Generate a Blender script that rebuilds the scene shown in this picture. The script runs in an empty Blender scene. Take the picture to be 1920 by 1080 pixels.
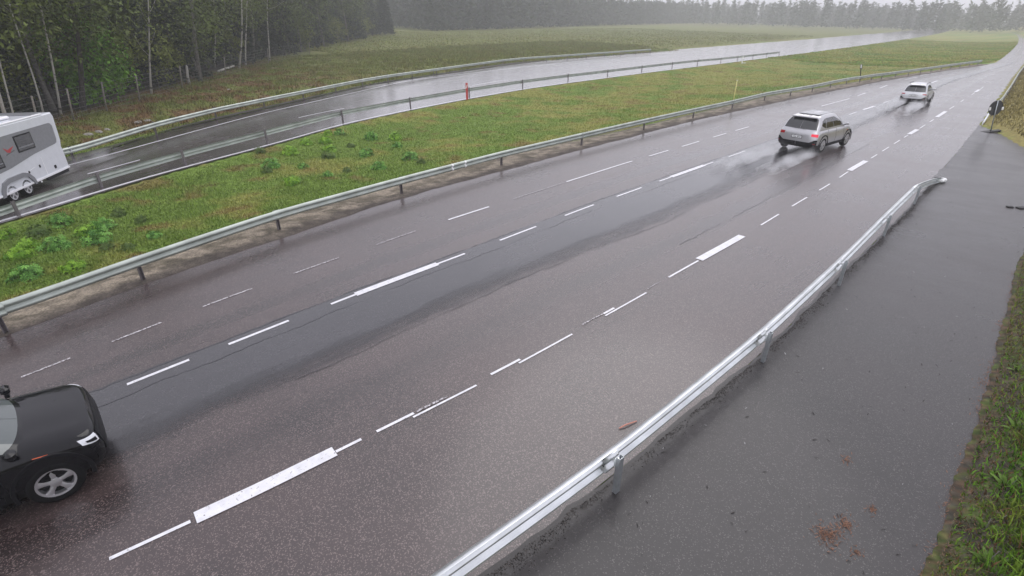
import bpy, math, random
import numpy as np
from mathutils import Vector, Matrix

# ------------------------------------------------------------------ camera, light, exposure
sc = bpy.context.scene
COL = sc.collection
R = math.radians
rng = np.random.default_rng(7)
random.seed(7)

CAM_H, CAM_PITCH, CAM_YAW, CAM_F = 6.4, 0.481, 0.87, 1.0
cd = bpy.data.cameras.new('camera')
cam = bpy.data.objects.new('camera', cd); COL.objects.link(cam)
cd.sensor_width = 36; cd.lens = 18 * CAM_F; cd.clip_start = 0.1; cd.clip_end = 3000
cam.location = (0, 0, CAM_H); cam.rotation_euler = (math.pi / 2 - CAM_PITCH, 0, CAM_YAW)
sc.camera = cam

world = bpy.data.worlds.new('World'); sc.world = world; world.use_nodes = True
wn, wl = world.node_tree.nodes, world.node_tree.links
wn.clear()
SUN_EL, SUN_ROT = 52, 150
sky = wn.new('ShaderNodeTexSky'); sky.sky_type = 'NISHITA'; sky.sun_disc = False
sky.sun_elevation = R(SUN_EL); sky.sun_rotation = R(SUN_ROT); sky.dust_density = 4; sky.air_density = 1.0
hs = wn.new('ShaderNodeHueSaturation'); hs.inputs['Saturation'].default_value = 0.12
wl.new(sky.outputs[0], hs.inputs['Color'])
mixw = wn.new('ShaderNodeMix'); mixw.data_type = 'RGBA'; mixw.inputs[0].default_value = 0.7
wl.new(hs.outputs[0], mixw.inputs[6]); mixw.inputs[7].default_value = (6.7, 6.6, 7.5, 1)   # even cloud cover
bgn = wn.new('ShaderNodeBackground'); bgn.inputs['Strength'].default_value = 0.11
wl.new(mixw.outputs[2], bgn.inputs['Color'])
wo = wn.new('ShaderNodeOutputWorld'); wl.new(bgn.outputs[0], wo.inputs['Surface'])

sd = bpy.data.lights.new('sun', 'SUN'); sd.energy = 0.6; sd.angle = R(40); sd.color = (1, .97, .94)
sun = bpy.data.objects.new('sun', sd); COL.objects.link(sun)
sun.rotation_euler = (R(90 - SUN_EL), 0, R(180 - SUN_ROT) + math.pi)
sc.view_settings.view_transform = 'Standard'; sc.view_settings.look = 'None'
sc.view_settings.exposure = 0.72; sc.view_settings.gamma = 1; sc.view_settings.use_curve_mapping = False
sc.cycles.volume_bounces = 1; sc.cycles.max_bounces = 6; sc.cycles.transparent_max_bounces = 12
sc.cycles.volume_max_steps = 64; sc.cycles.volume_step_rate = 2.0

# ------------------------------------------------------------------ surveying: sight lines to points of the place
cp, sp_, cy, sy = math.cos(CAM_PITCH), math.sin(CAM_PITCH), math.cos(CAM_YAW), math.sin(CAM_YAW)
_F = np.array([-sy * cp, cy * cp, -sp_]); _R = np.array([cy, sy, 0.]); _U = np.cross(_R, _F)

def at(px, py, z=0.0):
    """Where the line of sight of the photograph's point meets the level z."""
    d = _F + _R * ((px - 960) / 960 / CAM_F) - _U * ((py - 540) / 960 / CAM_F)
    t = (z - CAM_H) / d[2]
    return np.array([d[0] * t, d[1] * t, z])

# ------------------------------------------------------------------ noise
_perm = rng.random((512, 512))
def vnoise(x, y):
    x = np.asarray(x, float); y = np.asarray(y, float)
    xi = np.floor(x).astype(int); yi = np.floor(y).astype(int); fx = x - xi; fy = y - yi
    fx = fx * fx * (3 - 2 * fx); fy = fy * fy * (3 - 2 * fy)
    g = lambda a, b: _perm[a % 512, b % 512]
    return (g(xi, yi) * (1 - fx) + g(xi + 1, yi) * fx) * (1 - fy) + (g(xi, yi + 1) * (1 - fx) + g(xi + 1, yi + 1) * fx) * fy
def fbm(x, y, o=4):
    s, a, n = 0, .5, 0
    for k in range(o):
        s = s + a * vnoise(np.asarray(x) * 2 ** k + 17.3 * k, np.asarray(y) * 2 ** k + 5.1 * k); n += a; a *= .5
    return s / n
def sstep(a, b, x):
    t = np.clip((np.asarray(x, float) - a) / (b - a), 0, 1); return t * t * (3 - 2 * t)

# ------------------------------------------------------------------ materials
MATS = {}
def mat(name, base=(.5, .5, .5), rough=.5, metal=0., spec=.5, coat=0., coat_rough=.05, trans=0., emis=None, estr=1., noise=None, bump=None, alpha=1.):
    """A procedural Principled material. noise=(scale, amount): value grain; bump=(scale, strength)."""
    m = bpy.data.materials.new(name); m.use_nodes = True; MATS[name] = m
    nt = m.node_tree; b = nt.nodes['Principled BSDF']
    b.inputs['Base Color'].default_value = (*base, 1); b.inputs['Roughness'].default_value = rough
    b.inputs['Metallic'].default_value = metal; b.inputs['Specular IOR Level'].default_value = spec
    b.inputs['Coat Weight'].default_value = coat; b.inputs['Coat Roughness'].default_value = coat_rough
    b.inputs['Transmission Weight'].default_value = trans; b.inputs['Alpha'].default_value = alpha
    if emis:
        b.inputs['Emission Color'].default_value = (*emis, 1); b.inputs['Emission Strength'].default_value = estr
    tc = nt.nodes.new('ShaderNodeTexCoord')
    if noise:
        n = nt.nodes.new('ShaderNodeTexNoise'); n.inputs['Scale'].default_value = noise[0]; n.inputs['Detail'].default_value = 5
        nt.links.new(tc.outputs['Object'], n.inputs['Vector'])
        r = nt.nodes.new('ShaderNodeMapRange'); r.inputs[1].default_value = .3; r.inputs[2].default_value = .7
        r.inputs[3].default_value = 1 - noise[1]; r.inputs[4].default_value = 1 + noise[1]
        nt.links.new(n.outputs[0], r.inputs[0])
        mx = nt.nodes.new('ShaderNodeVectorMath'); mx.operation = 'SCALE'; mx.inputs[0].default_value = base
        nt.links.new(r.outputs[0], mx.inputs['Scale']); nt.links.new(mx.outputs[0], b.inputs['Base Color'])
    if bump:
        n = nt.nodes.new('ShaderNodeTexNoise'); n.inputs['Scale'].default_value = bump[0]; n.inputs['Detail'].default_value = 4
        nt.links.new(tc.outputs['Object'], n.inputs['Vector'])
        bp = nt.nodes.new('ShaderNodeBump'); bp.inputs['Strength'].default_value = bump[1]; bp.inputs['Distance'].default_value = .02
        nt.links.new(n.outputs[0], bp.inputs['Height']); nt.links.new(bp.outputs[0], b.inputs['Normal'])
    return m

def vmat(name, rough=.8, spec=.3, grain=(30., .35), bump=None, trans=0.):
    """Base colour from the mesh's own colour attribute (the thing's own colour), with shader grain."""
    m = mat(name, rough=rough, spec=spec, bump=bump); nt = m.node_tree; b = nt.nodes['Principled BSDF']
    a = nt.nodes.new('ShaderNodeVertexColor'); a.layer_name = 'col'
    src = a.outputs[0]
    if grain:
        tc = nt.nodes.new('ShaderNodeTexCoord'); n = nt.nodes.new('ShaderNodeTexNoise'); n.inputs['Scale'].default_value = grain[0]; n.inputs['Detail'].default_value = 6
        nt.links.new(tc.outputs['Object'], n.inputs['Vector'])
        r = nt.nodes.new('ShaderNodeMapRange'); r.inputs[1].default_value = .3; r.inputs[2].default_value = .7
        r.inputs[3].default_value = 1 - grain[1]; r.inputs[4].default_value = 1 + grain[1]; nt.links.new(n.outputs[0], r.inputs[0])
        mx = nt.nodes.new('ShaderNodeVectorMath'); mx.operation = 'SCALE'
        nt.links.new(src, mx.inputs[0]); nt.links.new(r.outputs[0], mx.inputs['Scale']); src = mx.outputs[0]
    nt.links.new(src, b.inputs['Base Color'])
    if trans:
        b.inputs['Subsurface Weight'].default_value = 0
    return m

def asphalt(name, c_lo, c_hi, c_stone, speck=.25, rough=(.22, .42), streak=.25, stone_scale=28., bump=.25, coat=.5, edge_dirt=False, smap=(2.2, .035, 1), tracks=(), fade=None, spec=.7):
    """Wet asphalt: aggregate grain, lengthwise wear along the carriageway (UV.y), a film of water."""
    m = mat(name, rough=.3, spec=spec); nt = m.node_tree; N, Lk = nt.nodes, nt.links; b = N['Principled BSDF']
    uv = N.new('ShaderNodeUVMap'); tc = N.new('ShaderNodeTexCoord')
    def noise(scale, vec, detail=4, rgh=.55):
        n = N.new('ShaderNodeTexNoise'); n.inputs['Scale'].default_value = scale; n.inputs['Detail'].default_value = detail; n.inputs['Roughness'].default_value = rgh
        Lk.new(vec, n.inputs['Vector']); return n.outputs[0]
    def mapping(vec, s):
        mp = N.new('ShaderNodeMapping'); mp.inputs['Scale'].default_value = s; Lk.new(vec, mp.inputs['Vector']); return mp.outputs[0]
    def ramp(v, a, b_, lo=0., hi=1.):
        r = N.new('ShaderNodeMapRange'); r.inputs[1].default_value = a; r.inputs[2].default_value = b_; r.inputs[3].default_value = lo; r.inputs[4].default_value = hi
        Lk.new(v, r.inputs[0]); return r.outputs[0]
    def mix(f, a, b_):
        x = N.new('ShaderNodeMix'); x.data_type = 'RGBA'
        Lk.new(f, x.inputs[0])
        for s, v in ((6, a), (7, b_)):
            if isinstance(v, tuple): x.inputs[s].default_value = (*v, 1)
            else: Lk.new(v, x.inputs[s])
        return x.outputs[2]
    streakn = noise(1.0, mapping(uv.outputs[0], smap), 5, .6)
    patch = noise(.35, tc.outputs['Object'], 4)
    fine = noise(stone_scale * 2.6, tc.outputs['Object'], 2, .6)
    vor = N.new('ShaderNodeTexVoronoi'); vor.inputs['Scale'].default_value = stone_scale; Lk.new(tc.outputs['Object'], vor.inputs['Vector'])
    sepv = N.new('ShaderNodeSeparateColor'); Lk.new(vor.outputs['Color'], sepv.inputs[0])
    stone = ramp(sepv.outputs[0], 1 - speck, 1 - speck * .35)
    ad = N.new('ShaderNodeMath'); ad.operation = 'MULTIPLY_ADD'; Lk.new(streakn, ad.inputs[0]); ad.inputs[1].default_value = streak * 2
    Lk.new(patch, ad.inputs[2])
    base = mix(ramp(ad.outputs[0], .35 + streak, .65 + streak), c_lo, c_hi)
    fr = ramp(fine, .3, .7, .72, 1.28)
    sc_ = N.new('ShaderNodeVectorMath'); sc_.operation = 'SCALE'; Lk.new(base, sc_.inputs[0]); Lk.new(fr, sc_.inputs['Scale'])
    col = mix(stone, sc_.outputs[0], c_stone)
    if tracks:                                      # polished, wetter wheel tracks along the lane
        sx = N.new('ShaderNodeSeparateXYZ'); Lk.new(uv.outputs[0], sx.inputs[0]); tot = None
        wob = N.new('ShaderNodeMath'); wob.operation = 'MULTIPLY_ADD'; Lk.new(streakn, wob.inputs[0]); wob.inputs[1].default_value = .7; Lk.new(sx.outputs[0], wob.inputs[2])
        for u0, wd in tracks:
            sb = N.new('ShaderNodeMath'); sb.operation = 'SUBTRACT'; Lk.new(wob.outputs[0], sb.inputs[0]); sb.inputs[1].default_value = u0 + .35
            ab = N.new('ShaderNodeMath'); ab.operation = 'ABSOLUTE'; Lk.new(sb.outputs[0], ab.inputs[0])
            t_ = ramp(ab.outputs[0], wd, wd * .25)
            if tot is None: tot = t_
            else:
                mxn = N.new('ShaderNodeMath'); mxn.operation = 'MAXIMUM'; Lk.new(tot, mxn.inputs[0]); Lk.new(t_, mxn.inputs[1]); tot = mxn.outputs[0]
        dk = N.new('ShaderNodeVectorMath'); dk.operation = 'SCALE'; Lk.new(col, dk.inputs[0]); Lk.new(ramp(tot, 0, 1, 1., .68), dk.inputs['Scale']); col = dk.outputs[0]
        trk = tot
    else: trk = None
    if edge_dirt:                                   # grime washed against the road edge (UV.x counts metres from it)
        sx = N.new('ShaderNodeSeparateXYZ'); Lk.new(uv.outputs[0], sx.inputs[0])
        dn = noise(5.5, tc.outputs['Object'], 8, .8); s1 = N.new('ShaderNodeMath'); s1.operation = 'MULTIPLY_ADD'; Lk.new(dn, s1.inputs[0]); s1.inputs[1].default_value = 3.2; Lk.new(sx.outputs[0], s1.inputs[2])
        col = mix(ramp(s1.outputs[0], 1.6, 2.25), (.017, .014, .014), col)
    Lk.new(col, b.inputs['Base Color'])
    rr = ramp(ad.outputs[0], .4 + streak * .6, .65 + streak * 1.2, rough[0], rough[1])
    if trk is not None:
        ms = N.new('ShaderNodeMath'); ms.operation = 'MULTIPLY_ADD'; Lk.new(trk, ms.inputs[0]); ms.inputs[1].default_value = -.08; Lk.new(rr, ms.inputs[2]); rr = ms.outputs[0]
    Lk.new(rr, b.inputs['Roughness'])
    bp = N.new('ShaderNodeBump'); bp.inputs['Strength'].default_value = bump; bp.inputs['Distance'].default_value = .006
    Lk.new(fine, bp.inputs['Height']); Lk.new(bp.outputs[0], b.inputs['Normal'])
    if fade:                                        # worn away raggedly towards this side
        sf = N.new('ShaderNodeSeparateXYZ'); Lk.new(uv.outputs[0], sf.inputs[0]); fm = N.new('ShaderNodeMath'); fm.operation = 'MULTIPLY_ADD'
        fn_ = noise(1.0, mapping(uv.outputs[0], (3.0, .35, 1)), 7, .75); Lk.new(fn_, fm.inputs[0]); fm.inputs[1].default_value = 1.3; Lk.new(sf.outputs[0], fm.inputs[2])
        Lk.new(ramp(fm.outputs[0], fade[0] + .65, fade[1] + .65, 1., 0.), b.inputs['Alpha'])
    b.inputs['Coat Weight'].default_value = coat; b.inputs['Coat Roughness'].default_value = .16; b.inputs['Coat IOR'].default_value = 1.45
    return m

asphalt('road_asphalt', (.029, .0185, .018), (.049, .032, .031), (.150, .112, .105), speck=.25, rough=(.24, .36), streak=.3, stone_scale=66, bump=.5, tracks=((-1.25, .55), (-3.0, .45), (-5.5, .4)))
asphalt('strip_asphalt', (.012, .012, .015), (.021, .0195, .024), (.07, .066, .07), speck=.12, rough=(.19, .30), streak=.5, stone_scale=70, bump=.12, coat=.55, fade=(-3.1, -2.35))
asphalt('far_asphalt', (.060, .049, .048), (.085, .070, .070), (.13, .115, .115), speck=.08, rough=(.20, .30), streak=.3, stone_scale=60, coat=.8)
asphalt('lay_by_asphalt', (.020, .0175, .0180), (.034, .030, .031), (.10, .092, .09), speck=.10, rough=(.26, .42), streak=.3, stone_scale=80, bump=.5, coat=.2, spec=.45, edge_dirt=True, smap=(.30, 1.3, 1))
mat('tar_seam', (.030, .030, .034), rough=.35, coat=.4)
mat('paint_white', (.70, .70, .73), rough=.3, noise=(6, .12), coat=.2)
def chipped(m, amount):
    nt = m.node_tree; N, Lk = nt.nodes, nt.links; b = N['Principled BSDF']; tc = N.new('ShaderNodeTexCoord'); n = N.new('ShaderNodeTexNoise'); n.inputs['Scale'].default_value = 22; n.inputs['Detail'].default_value = 6; n.inputs['Roughness'].default_value = .7
    Lk.new(tc.outputs['Object'], n.inputs[0]); r = N.new('ShaderNodeMapRange'); r.inputs[1].default_value = amount; r.inputs[2].default_value = amount + .05; Lk.new(n.outputs[0], r.inputs[0])
    x = N.new('ShaderNodeMix'); x.data_type = 'RGBA'; src = b.inputs['Base Color'].links[0].from_socket; Lk.new(r.outputs[0], x.inputs[0]); x.inputs[6].default_value = (.09, .075, .075, 1); Lk.new(src, x.inputs[7]); Lk.new(x.outputs[2], b.inputs['Base Color'])
mat('paint_worn', (.50, .48, .50), rough=.35, noise=(9, .3))
chipped(MATS['paint_white'], .34); chipped(MATS['paint_worn'], .46)
mat('galvanised', (.74, .77, .78), rough=.30, metal=.85, noise=(2.2, .16), bump=(40, .05))
mat('galvanised_old', (.40, .44, .40), rough=.45, metal=.5, noise=(1.4, .2), bump=(40, .05))
mat('post_steel', (.20, .18, .19), rough=.55, metal=.5, noise=(6, .2))
mat('post_galvanised', (.42, .45, .47), rough=.45, metal=.7, noise=(6, .15))
mat('bolt_dark', (.05, .05, .055), rough=.5, metal=.6)
mat('white_plastic', (.82, .83, .82), rough=.35)
mat('red_plastic', (.50, .05, .05), rough=.4)
mat('yellow_plastic', (.72, .66, .25), rough=.5)
mat('black_paint', (.004, .004, .006), rough=.25, spec=.05, coat=.62, coat_rough=.015)
mat('silver_paint', (.50, .50, .515), rough=.30, metal=.6, coat=.8)
mat('white_silver_paint', (.60, .61, .63), rough=.34, metal=.4, coat=.8)
mat('trim_dark', (.010, .010, .012), spec=.15, rough=.45)
mat('car_glass', (.012, .014, .016), rough=.04, spec=.8, coat=.3)
mat('screen_glass', (.10, .115, .115), rough=.05, spec=.7)
mat('roof_glass', (.10, .105, .115), rough=.10, spec=.6, coat=.6)
mat('tyre_rubber', (.008, .008, .009), spec=.15, rough=.6)
mat('alloy', (.62, .62, .64), rough=.28, metal=.85)
mat('lamp_clear', (.78, .80, .84), rough=.08, spec=.8, coat=1)
mat('lamp_red', (.38, .012, .02), rough=.12, coat=1)
mat('lamp_red_lit', (.55, .02, .04), rough=.15, emis=(1., .05, .09), estr=.3)
mat('lamp_orange', (.65, .12, .04), rough=.2)
mat('faded_orange', (.55, .22, .16), rough=.5, noise=(30, .2))
mat('plate_white', (.80, .81, .82), rough=.35)
mat('caravan_white', (.66, .68, .72), rough=.28, noise=(3, .05), coat=.4)
mat('caravan_trim', (.88, .88, .90), rough=.3)
mat('caravan_grey', (.21, .215, .23), rough=.3, noise=(8, .08))
mat('caravan_letter', (.10, .10, .11), rough=.4)
mat('emblem_red', (.45, .04, .05), rough=.4)
mat('sign_back', (.05, .052, .06), rough=.5, metal=.3, noise=(5, .25))
mat('rubber_black', (.012, .011, .012), rough=.6)
mat('wood_grey', (.24, .22, .19), rough=.9, noise=(14, .3), bump=(30, .4))
mat('wire_steel', (.22, .22, .21), rough=.6, metal=.5)
mat('stone', (.30, .28, .25), rough=.85, noise=(4, .35), bump=(10, .6))
mat('bark_dark', (.055, .048, .042), rough=.95, noise=(9, .4), bump=(16, .7))
mat('bark_grey', (.16, .15, .135), rough=.95, noise=(7, .35), bump=(16, .7))
def birch_bark():
    m = mat('bark_birch', (.5, .48, .45), rough=.8, bump=(12, .3)); nt = m.node_tree; N, Lk = nt.nodes, nt.links
    tc = N.new('ShaderNodeTexCoord'); mp = N.new('ShaderNodeMapping'); mp.inputs['Scale'].default_value = (1.2, 1.2, 2.2)
    n = N.new('ShaderNodeTexNoise'); n.inputs['Scale'].default_value = 1.3; n.inputs['Detail'].default_value = 6
    Lk.new(tc.outputs['Object'], mp.inputs[0]); Lk.new(mp.outputs[0], n.inputs[0])
    r = N.new('ShaderNodeValToRGB'); r.color_ramp.elements[0].position = .36; r.color_ramp.elements[0].color = (.06, .055, .05, 1)
    r.color_ramp.elements[1].position = .47; r.color_ramp.elements[1].color = (.44, .42, .38, 1)
    Lk.new(n.outputs[0], r.inputs[0]); Lk.new(r.outputs[0], N['Principled BSDF'].inputs['Base Color'])
birch_bark()
vmat('ground_soil', rough=.9, spec=.2, grain=(7., .4), bump=(9, .6))
vmat('blades', rough=.65, spec=.15, grain=None)
vmat('leaves', rough=.6, spec=.18, grain=None)
vmat('gravel', rough=.85, spec=.3, grain=(22., .45), bump=(30, .7))
vmat('litter', rough=.8, grain=None)

# ------------------------------------------------------------------ object helpers
def link(name, me, parent=None, material=None, smooth=False):
    o = bpy.data.objects.new(name, me); COL.objects.link(o)
    if parent is not None: o.parent = parent
    if material:
        for m_ in ([material] if isinstance(material, str) else material): me.materials.append(MATS[m_])
    if smooth: me.polygons.foreach_set('use_smooth', np.ones(len(me.polygons), bool))
    return o
def mesh(name, V, F, parent=None, material=None, smooth=False, mids=None):
    me = bpy.data.meshes.new(name); me.from_pydata([tuple(map(float, v)) for v in V], [], [tuple(map(int, f)) for f in F])
    if mids is not None: pass
    o = link(name, me, parent, material, smooth)
    if mids is not None: me.polygons.foreach_set('material_index', np.asarray(mids, np.int32))
    me.update(); return o
def fastmesh(name, V, T, material=None, col=None, uv=None, smooth=False, parent=None):
    """V (n,3), T (m,k) with k = 3 or 4; col (n,3) vertex colours; uv (n,2)."""
    V = np.asarray(V, np.float32); T = np.asarray(T, np.int32); k = T.shape[1]
    me = bpy.data.meshes.new(name); me.vertices.add(len(V)); me.vertices.foreach_set('co', V.ravel())
    me.loops.add(T.size); me.loops.foreach_set('vertex_index', T.ravel())
    me.polygons.add(len(T)); me.polygons.foreach_set('loop_start', np.arange(0, T.size, k, dtype=np.int32))
    me.update(calc_edges=True)
    if col is not None:
        a = me.color_attributes.new('col', 'FLOAT_COLOR', 'POINT')
        a.data.foreach_set('color', np.concatenate([np.clip(col, 0, 1), np.ones((len(V), 1))], 1).astype(np.float32).ravel())
    if uv is not None:
        l = me.uv_layers.new(name='UVMap'); l.data.foreach_set('uv', np.asarray(uv, np.float32)[T.ravel()].ravel())
    return link(name, me, parent, material, smooth)
def empty(name, loc, rz=0., label=None, cat=None, group=None):
    o = bpy.data.objects.new(name, None); COL.objects.link(o); o.location = tuple(map(float, loc)); o.rotation_euler = (0, 0, rz); o.empty_display_size = .2
    return tag(o, label, cat, group)
def tag(o, label=None, cat=None, group=None, kind=None):
    if label: o['label'] = label
    if cat: o['category'] = cat
    if group: o['group'] = group
    if kind: o['kind'] = kind
    return o
def box(name, c, s, parent=None, material=None, rz=0, bev=0.):
    """Box with optional chamfered vertical and top edges."""
    x, y, z = s[0] / 2, s[1] / 2, s[2] / 2; b = min(bev, x * .9, y * .9, z * .9)
    if b <= 0:
        V = [(sx * x, sy_ * y, sz * z) for sz in (-1, 1) for sx, sy_ in ((-1, -1), (1, -1), (1, 1), (-1, 1))]
        F = [(0, 3, 2, 1), (4, 5, 6, 7)] + [(i, (i + 1) % 4, 4 + (i + 1) % 4, 4 + i) for i in range(4)]
    else:
        ring = lambda a, d, zz: [(-a + d, -0, zz)]
        def oc(ix, iy, zz, cb): return [(-ix + cb, -iy, zz), (ix - cb, -iy, zz), (ix, -iy + cb, zz), (ix, iy - cb, zz), (ix - cb, iy, zz), (-ix + cb, iy, zz), (-ix, iy - cb, zz), (-ix, -iy + cb, zz)]
        V = oc(x - b, y - b, -z, b * .5) + oc(x, y, -z + b, b) + oc(x, y, z - b, b) + oc(x - b, y - b, z, b * .5)
        F = [tuple(range(7, -1, -1)), tuple(range(24, 32))]
        for k in range(3): F += [(8 * k + i, 8 * k + (i + 1) % 8, 8 * k + 8 + (i + 1) % 8, 8 * k + 8 + i) for i in range(8)]
    c_, s_ = math.cos(rz), math.sin(rz)
    V = [(c[0] + vx * c_ - vy * s_, c[1] + vx * s_ + vy * c_, c[2] + vz) for vx, vy, vz in V]
    return mesh(name, V, F, parent, material)
def tube_vf(P, rad, n=8, cap=True):
    P = np.asarray(P, float); rad = np.broadcast_to(np.asarray(rad, float), (len(P),)); V, F = [], []
    T = np.gradient(P, axis=0); T /= np.linalg.norm(T, axis=1, keepdims=True) + 1e-9
    a = np.array([0, 0, 1.]) if abs(T[0, 2]) < .9 else np.array([1., 0, 0])
    for i in range(len(P)):
        u = np.cross(T[i], a); u /= np.linalg.norm(u) + 1e-9; w = np.cross(T[i], u)
        for k in range(n):
            t = 2 * math.pi * k / n; V.append(P[i] + rad[i] * (math.cos(t) * u + math.sin(t) * w))
    for i in range(len(P) - 1):
        for k in range(n): F.append((i * n + k, i * n + (k + 1) % n, (i + 1) * n + (k + 1) % n, (i + 1) * n + k))
    if cap: F += [tuple(range(n - 1, -1, -1)), tuple((len(P) - 1) * n + k for k in range(n))]
    return V, F
def tube(name, P, rad, parent=None, material=None, n=8):
    V, F = tube_vf(P, rad, n); return mesh(name, V, F, parent, material, smooth=True)
def join(parts):
    V, F = [], []
    for v, f in parts:
        b = len(V); V += list(v); F += [tuple(i + b for i in q) for q in f]
    return V, F
def boxvf(c, s):
    x, y, z = s[0] / 2, s[1] / 2, s[2] / 2
    V = [(c[0] + a * x, c[1] + b * y, c[2] + d * z) for d in (-1, 1) for a, b in ((-1, -1), (1, -1), (1, 1), (-1, 1))]
    return V, [(0, 3, 2, 1), (4, 5, 6, 7)] + [(i, (i + 1) % 4, 4 + (i + 1) % 4, 4 + i) for i in range(4)]

# ------------------------------------------------------------------ alignment: x of every long line as a function of the chainage y
YG = np.arange(-80, 720.01, .25)
def line(pts, smooth=6, far=None, near_slope=0.):
    """pts: world (x, y) along the line -> function x(y). far(y): course beyond the surveyed length."""
    p = np.array(sorted([(q[1], q[0]) for q in pts])); y, x = p[:, 0], p[:, 1]
    g = np.interp(YG, y, x)
    lo = YG < y[0]; s0 = (x[min(3, len(x) - 1)] - x[0]) / (y[min(3, len(x) - 1)] - y[0] + 1e-9) if len(x) > 1 else 0
    d = y[0] - YG[lo]; g[lo] = x[0] - s0 * 6 * (1 - np.exp(-d / 6))
    hi = YG > y[-1]
    if far is not None: g[hi] = x[-1] + far(YG[hi]) - far(np.array([y[-1]]))[0]
    k = int(smooth / .25) | 1
    gp = np.pad(g, k // 2, mode='edge'); g = np.convolve(gp, np.ones(k) / k, 'valid')
    return lambda yy: np.interp(np.asarray(yy, float), YG, g)
FAR = lambda y: -.10 * y - 1.1e-4 * (y - 60) ** 2
px = lambda L_, z=0.: [at(a, b, z)[:2] for a, b in L_]
RL = line(px([(205, 1047), (358, 980), (500, 912), (630, 850), (705, 808), (890, 720), (1068, 624), (1207, 547), (1307, 490), (1393, 443), (1460, 402), (1513, 370), (1557, 345), (1592.6, 320), (1625, 302), (1704.6, 252), (1720, 243.7), (1767, 213.5), (1804, 189), (1822, 177.6), (1839, 166.7)]), 3, FAR)
CL = line(px([(150, 757), (240, 720), (355, 675), (430, 645), (542, 602), (620, 570), (667, 552), (820, 495), (872, 476), (1005, 425), (1113, 384), (1203, 352), (1236, 340), (1335, 305), (1618, 206), (1635.6, 200.7), (1690, 181)]), 3, FAR)
LL = line(px([(40, 708), (132, 672), (210, 641), (303, 604), (380, 575), (473, 541), (550, 513), (636, 483), (705, 459), (780, 433), (840, 412), (917, 388), (963, 373), (1062, 341), (1185, 302), (1218, 293), (1252, 282), (1280, 275), (1310, 265), (1335, 258), (1360, 250.5), (1379, 245), (1540, 199), (1590, 186)]), 3, FAR)
DL = line(px([(0, 975), (202, 867), (289, 838), (480, 762), (700, 655), (800, 608), (980, 524), (1252, 420), (1360, 368), (1500, 300)]), 6, FAR)
GL = line(px([(0, 634), (265, 530), (480, 462), (753, 371), (1000, 304), (1300, 226), (1500, 183), (1640, 155), (1721, 141), (1788, 130.5), (1832, 124.5), (1871, 118)]), 4, FAR)
GU = line(px([(0, 592), (265, 490), (524, 404), (753, 342), (940, 291), (1200, 238), (1430, 182), (1640, 148), (1721, 137), (1788, 127), (1832, 121), (1871, 114.5)]), 4, FAR)
med_px = [(12, 624), (269, 525), (524, 432), (753, 364), (940, 311), (1090, 273), (1206.5, 244), (1299, 222), (1372, 205), (1432.6, 189), (1481, 180.6), (1522, 173), (1556, 165), (1586, 158.7), (1611, 155), (1633, 151), (1652, 149)]
far_px = [(36, 405), (191, 351), (348, 309), (502, 270), (643.5, 229.5), (770, 203), (880, 182), (980, 165), (1065, 153), (1139, 143.5), (1203, 135), (1260, 127.5), (1307.6, 122), (1351, 118)]
near_px = [(1155, 922), (1431, 678), (1573, 535), (1657, 443), (1714, 383)]
XM = line(px(med_px + [(1721, 139), (1788, 128.5), (1832, 122.5), (1871, 116)]), 4, FAR)
XN = line(px(near_px), 2)
EL = line(px([(900, 1080), (1000, 1010), (1160, 880), (1300, 770), (1430, 660), (1560, 530), (1700, 395), (1750, 335), (1800, 280), (1838, 232), (1870, 200), (1890, 170), (1905, 145)]), 2, FAR)
_old = (LL, CL, DL, RL)                           # beyond the surveyed length the lines share out the width that is left
def _share(f, q):
    def g_(y): w = sstep(68, 96, y); return f(y) * (1 - w) + (GL(y) * (1 - q) + EL(y) * q) * w
    return g_
LL, CL, DL, RL = (_share(f, q) for f, q in zip(_old, (.12, .38, .54, .81)))
LE = line(px([(1740, 1080), (1762, 1050), (1800, 920), (1835, 810), (1862, 720), (1885, 620), (1900, 560), (1912, 500)]) + [(-1.15, 28), (-1.3, 35), (-1.55, 36.5), at(1920, 277)[:2], at(1885, 256)[:2], at(1860, 243)[:2], at(1838, 235)[:2], at(1870, 200)[:2] - [.3, 0], at(1890, 170)[:2] - [.3, 0], at(1905, 145)[:2] - [.3, 0]], .75, FAR)
FARF = lambda y: -.10 * y - 1.1e-4 * (y - 60) ** 2
XF = line(px(far_px), 5, FARF)
FE = line(px([(0, 417), (190, 356), (348, 312), (500, 273), (643, 232), (770, 205), (880, 184), (980, 167), (1065, 155), (1203, 137), (1351, 119)]), 5, FARF)   # inner edge line of the far carriageway
FD = line(px([(165, 328), (262, 299), (558, 220), (645, 203), (945, 150)]), 6, FARF)
FC = line(px([(133, 310), (240, 280), (480, 215), (760, 152), (960, 128), (1150, 108)]), 6, FARF)
FG = line(px([(133, 296), (300, 248), (480, 208), (700, 158), (960, 121), (1100, 105)]), 6, FARF)   # outer edge of the asphalt
XO = line(px([(133, 282), (300, 225), (480, 188), (700, 145), (960, 110)], .72), 6, FARF)
FN = line([(at(190, 358)[0] + .35, at(190, 358)[1])], 1) if False else (lambda y: FE(y) + .28)

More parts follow.
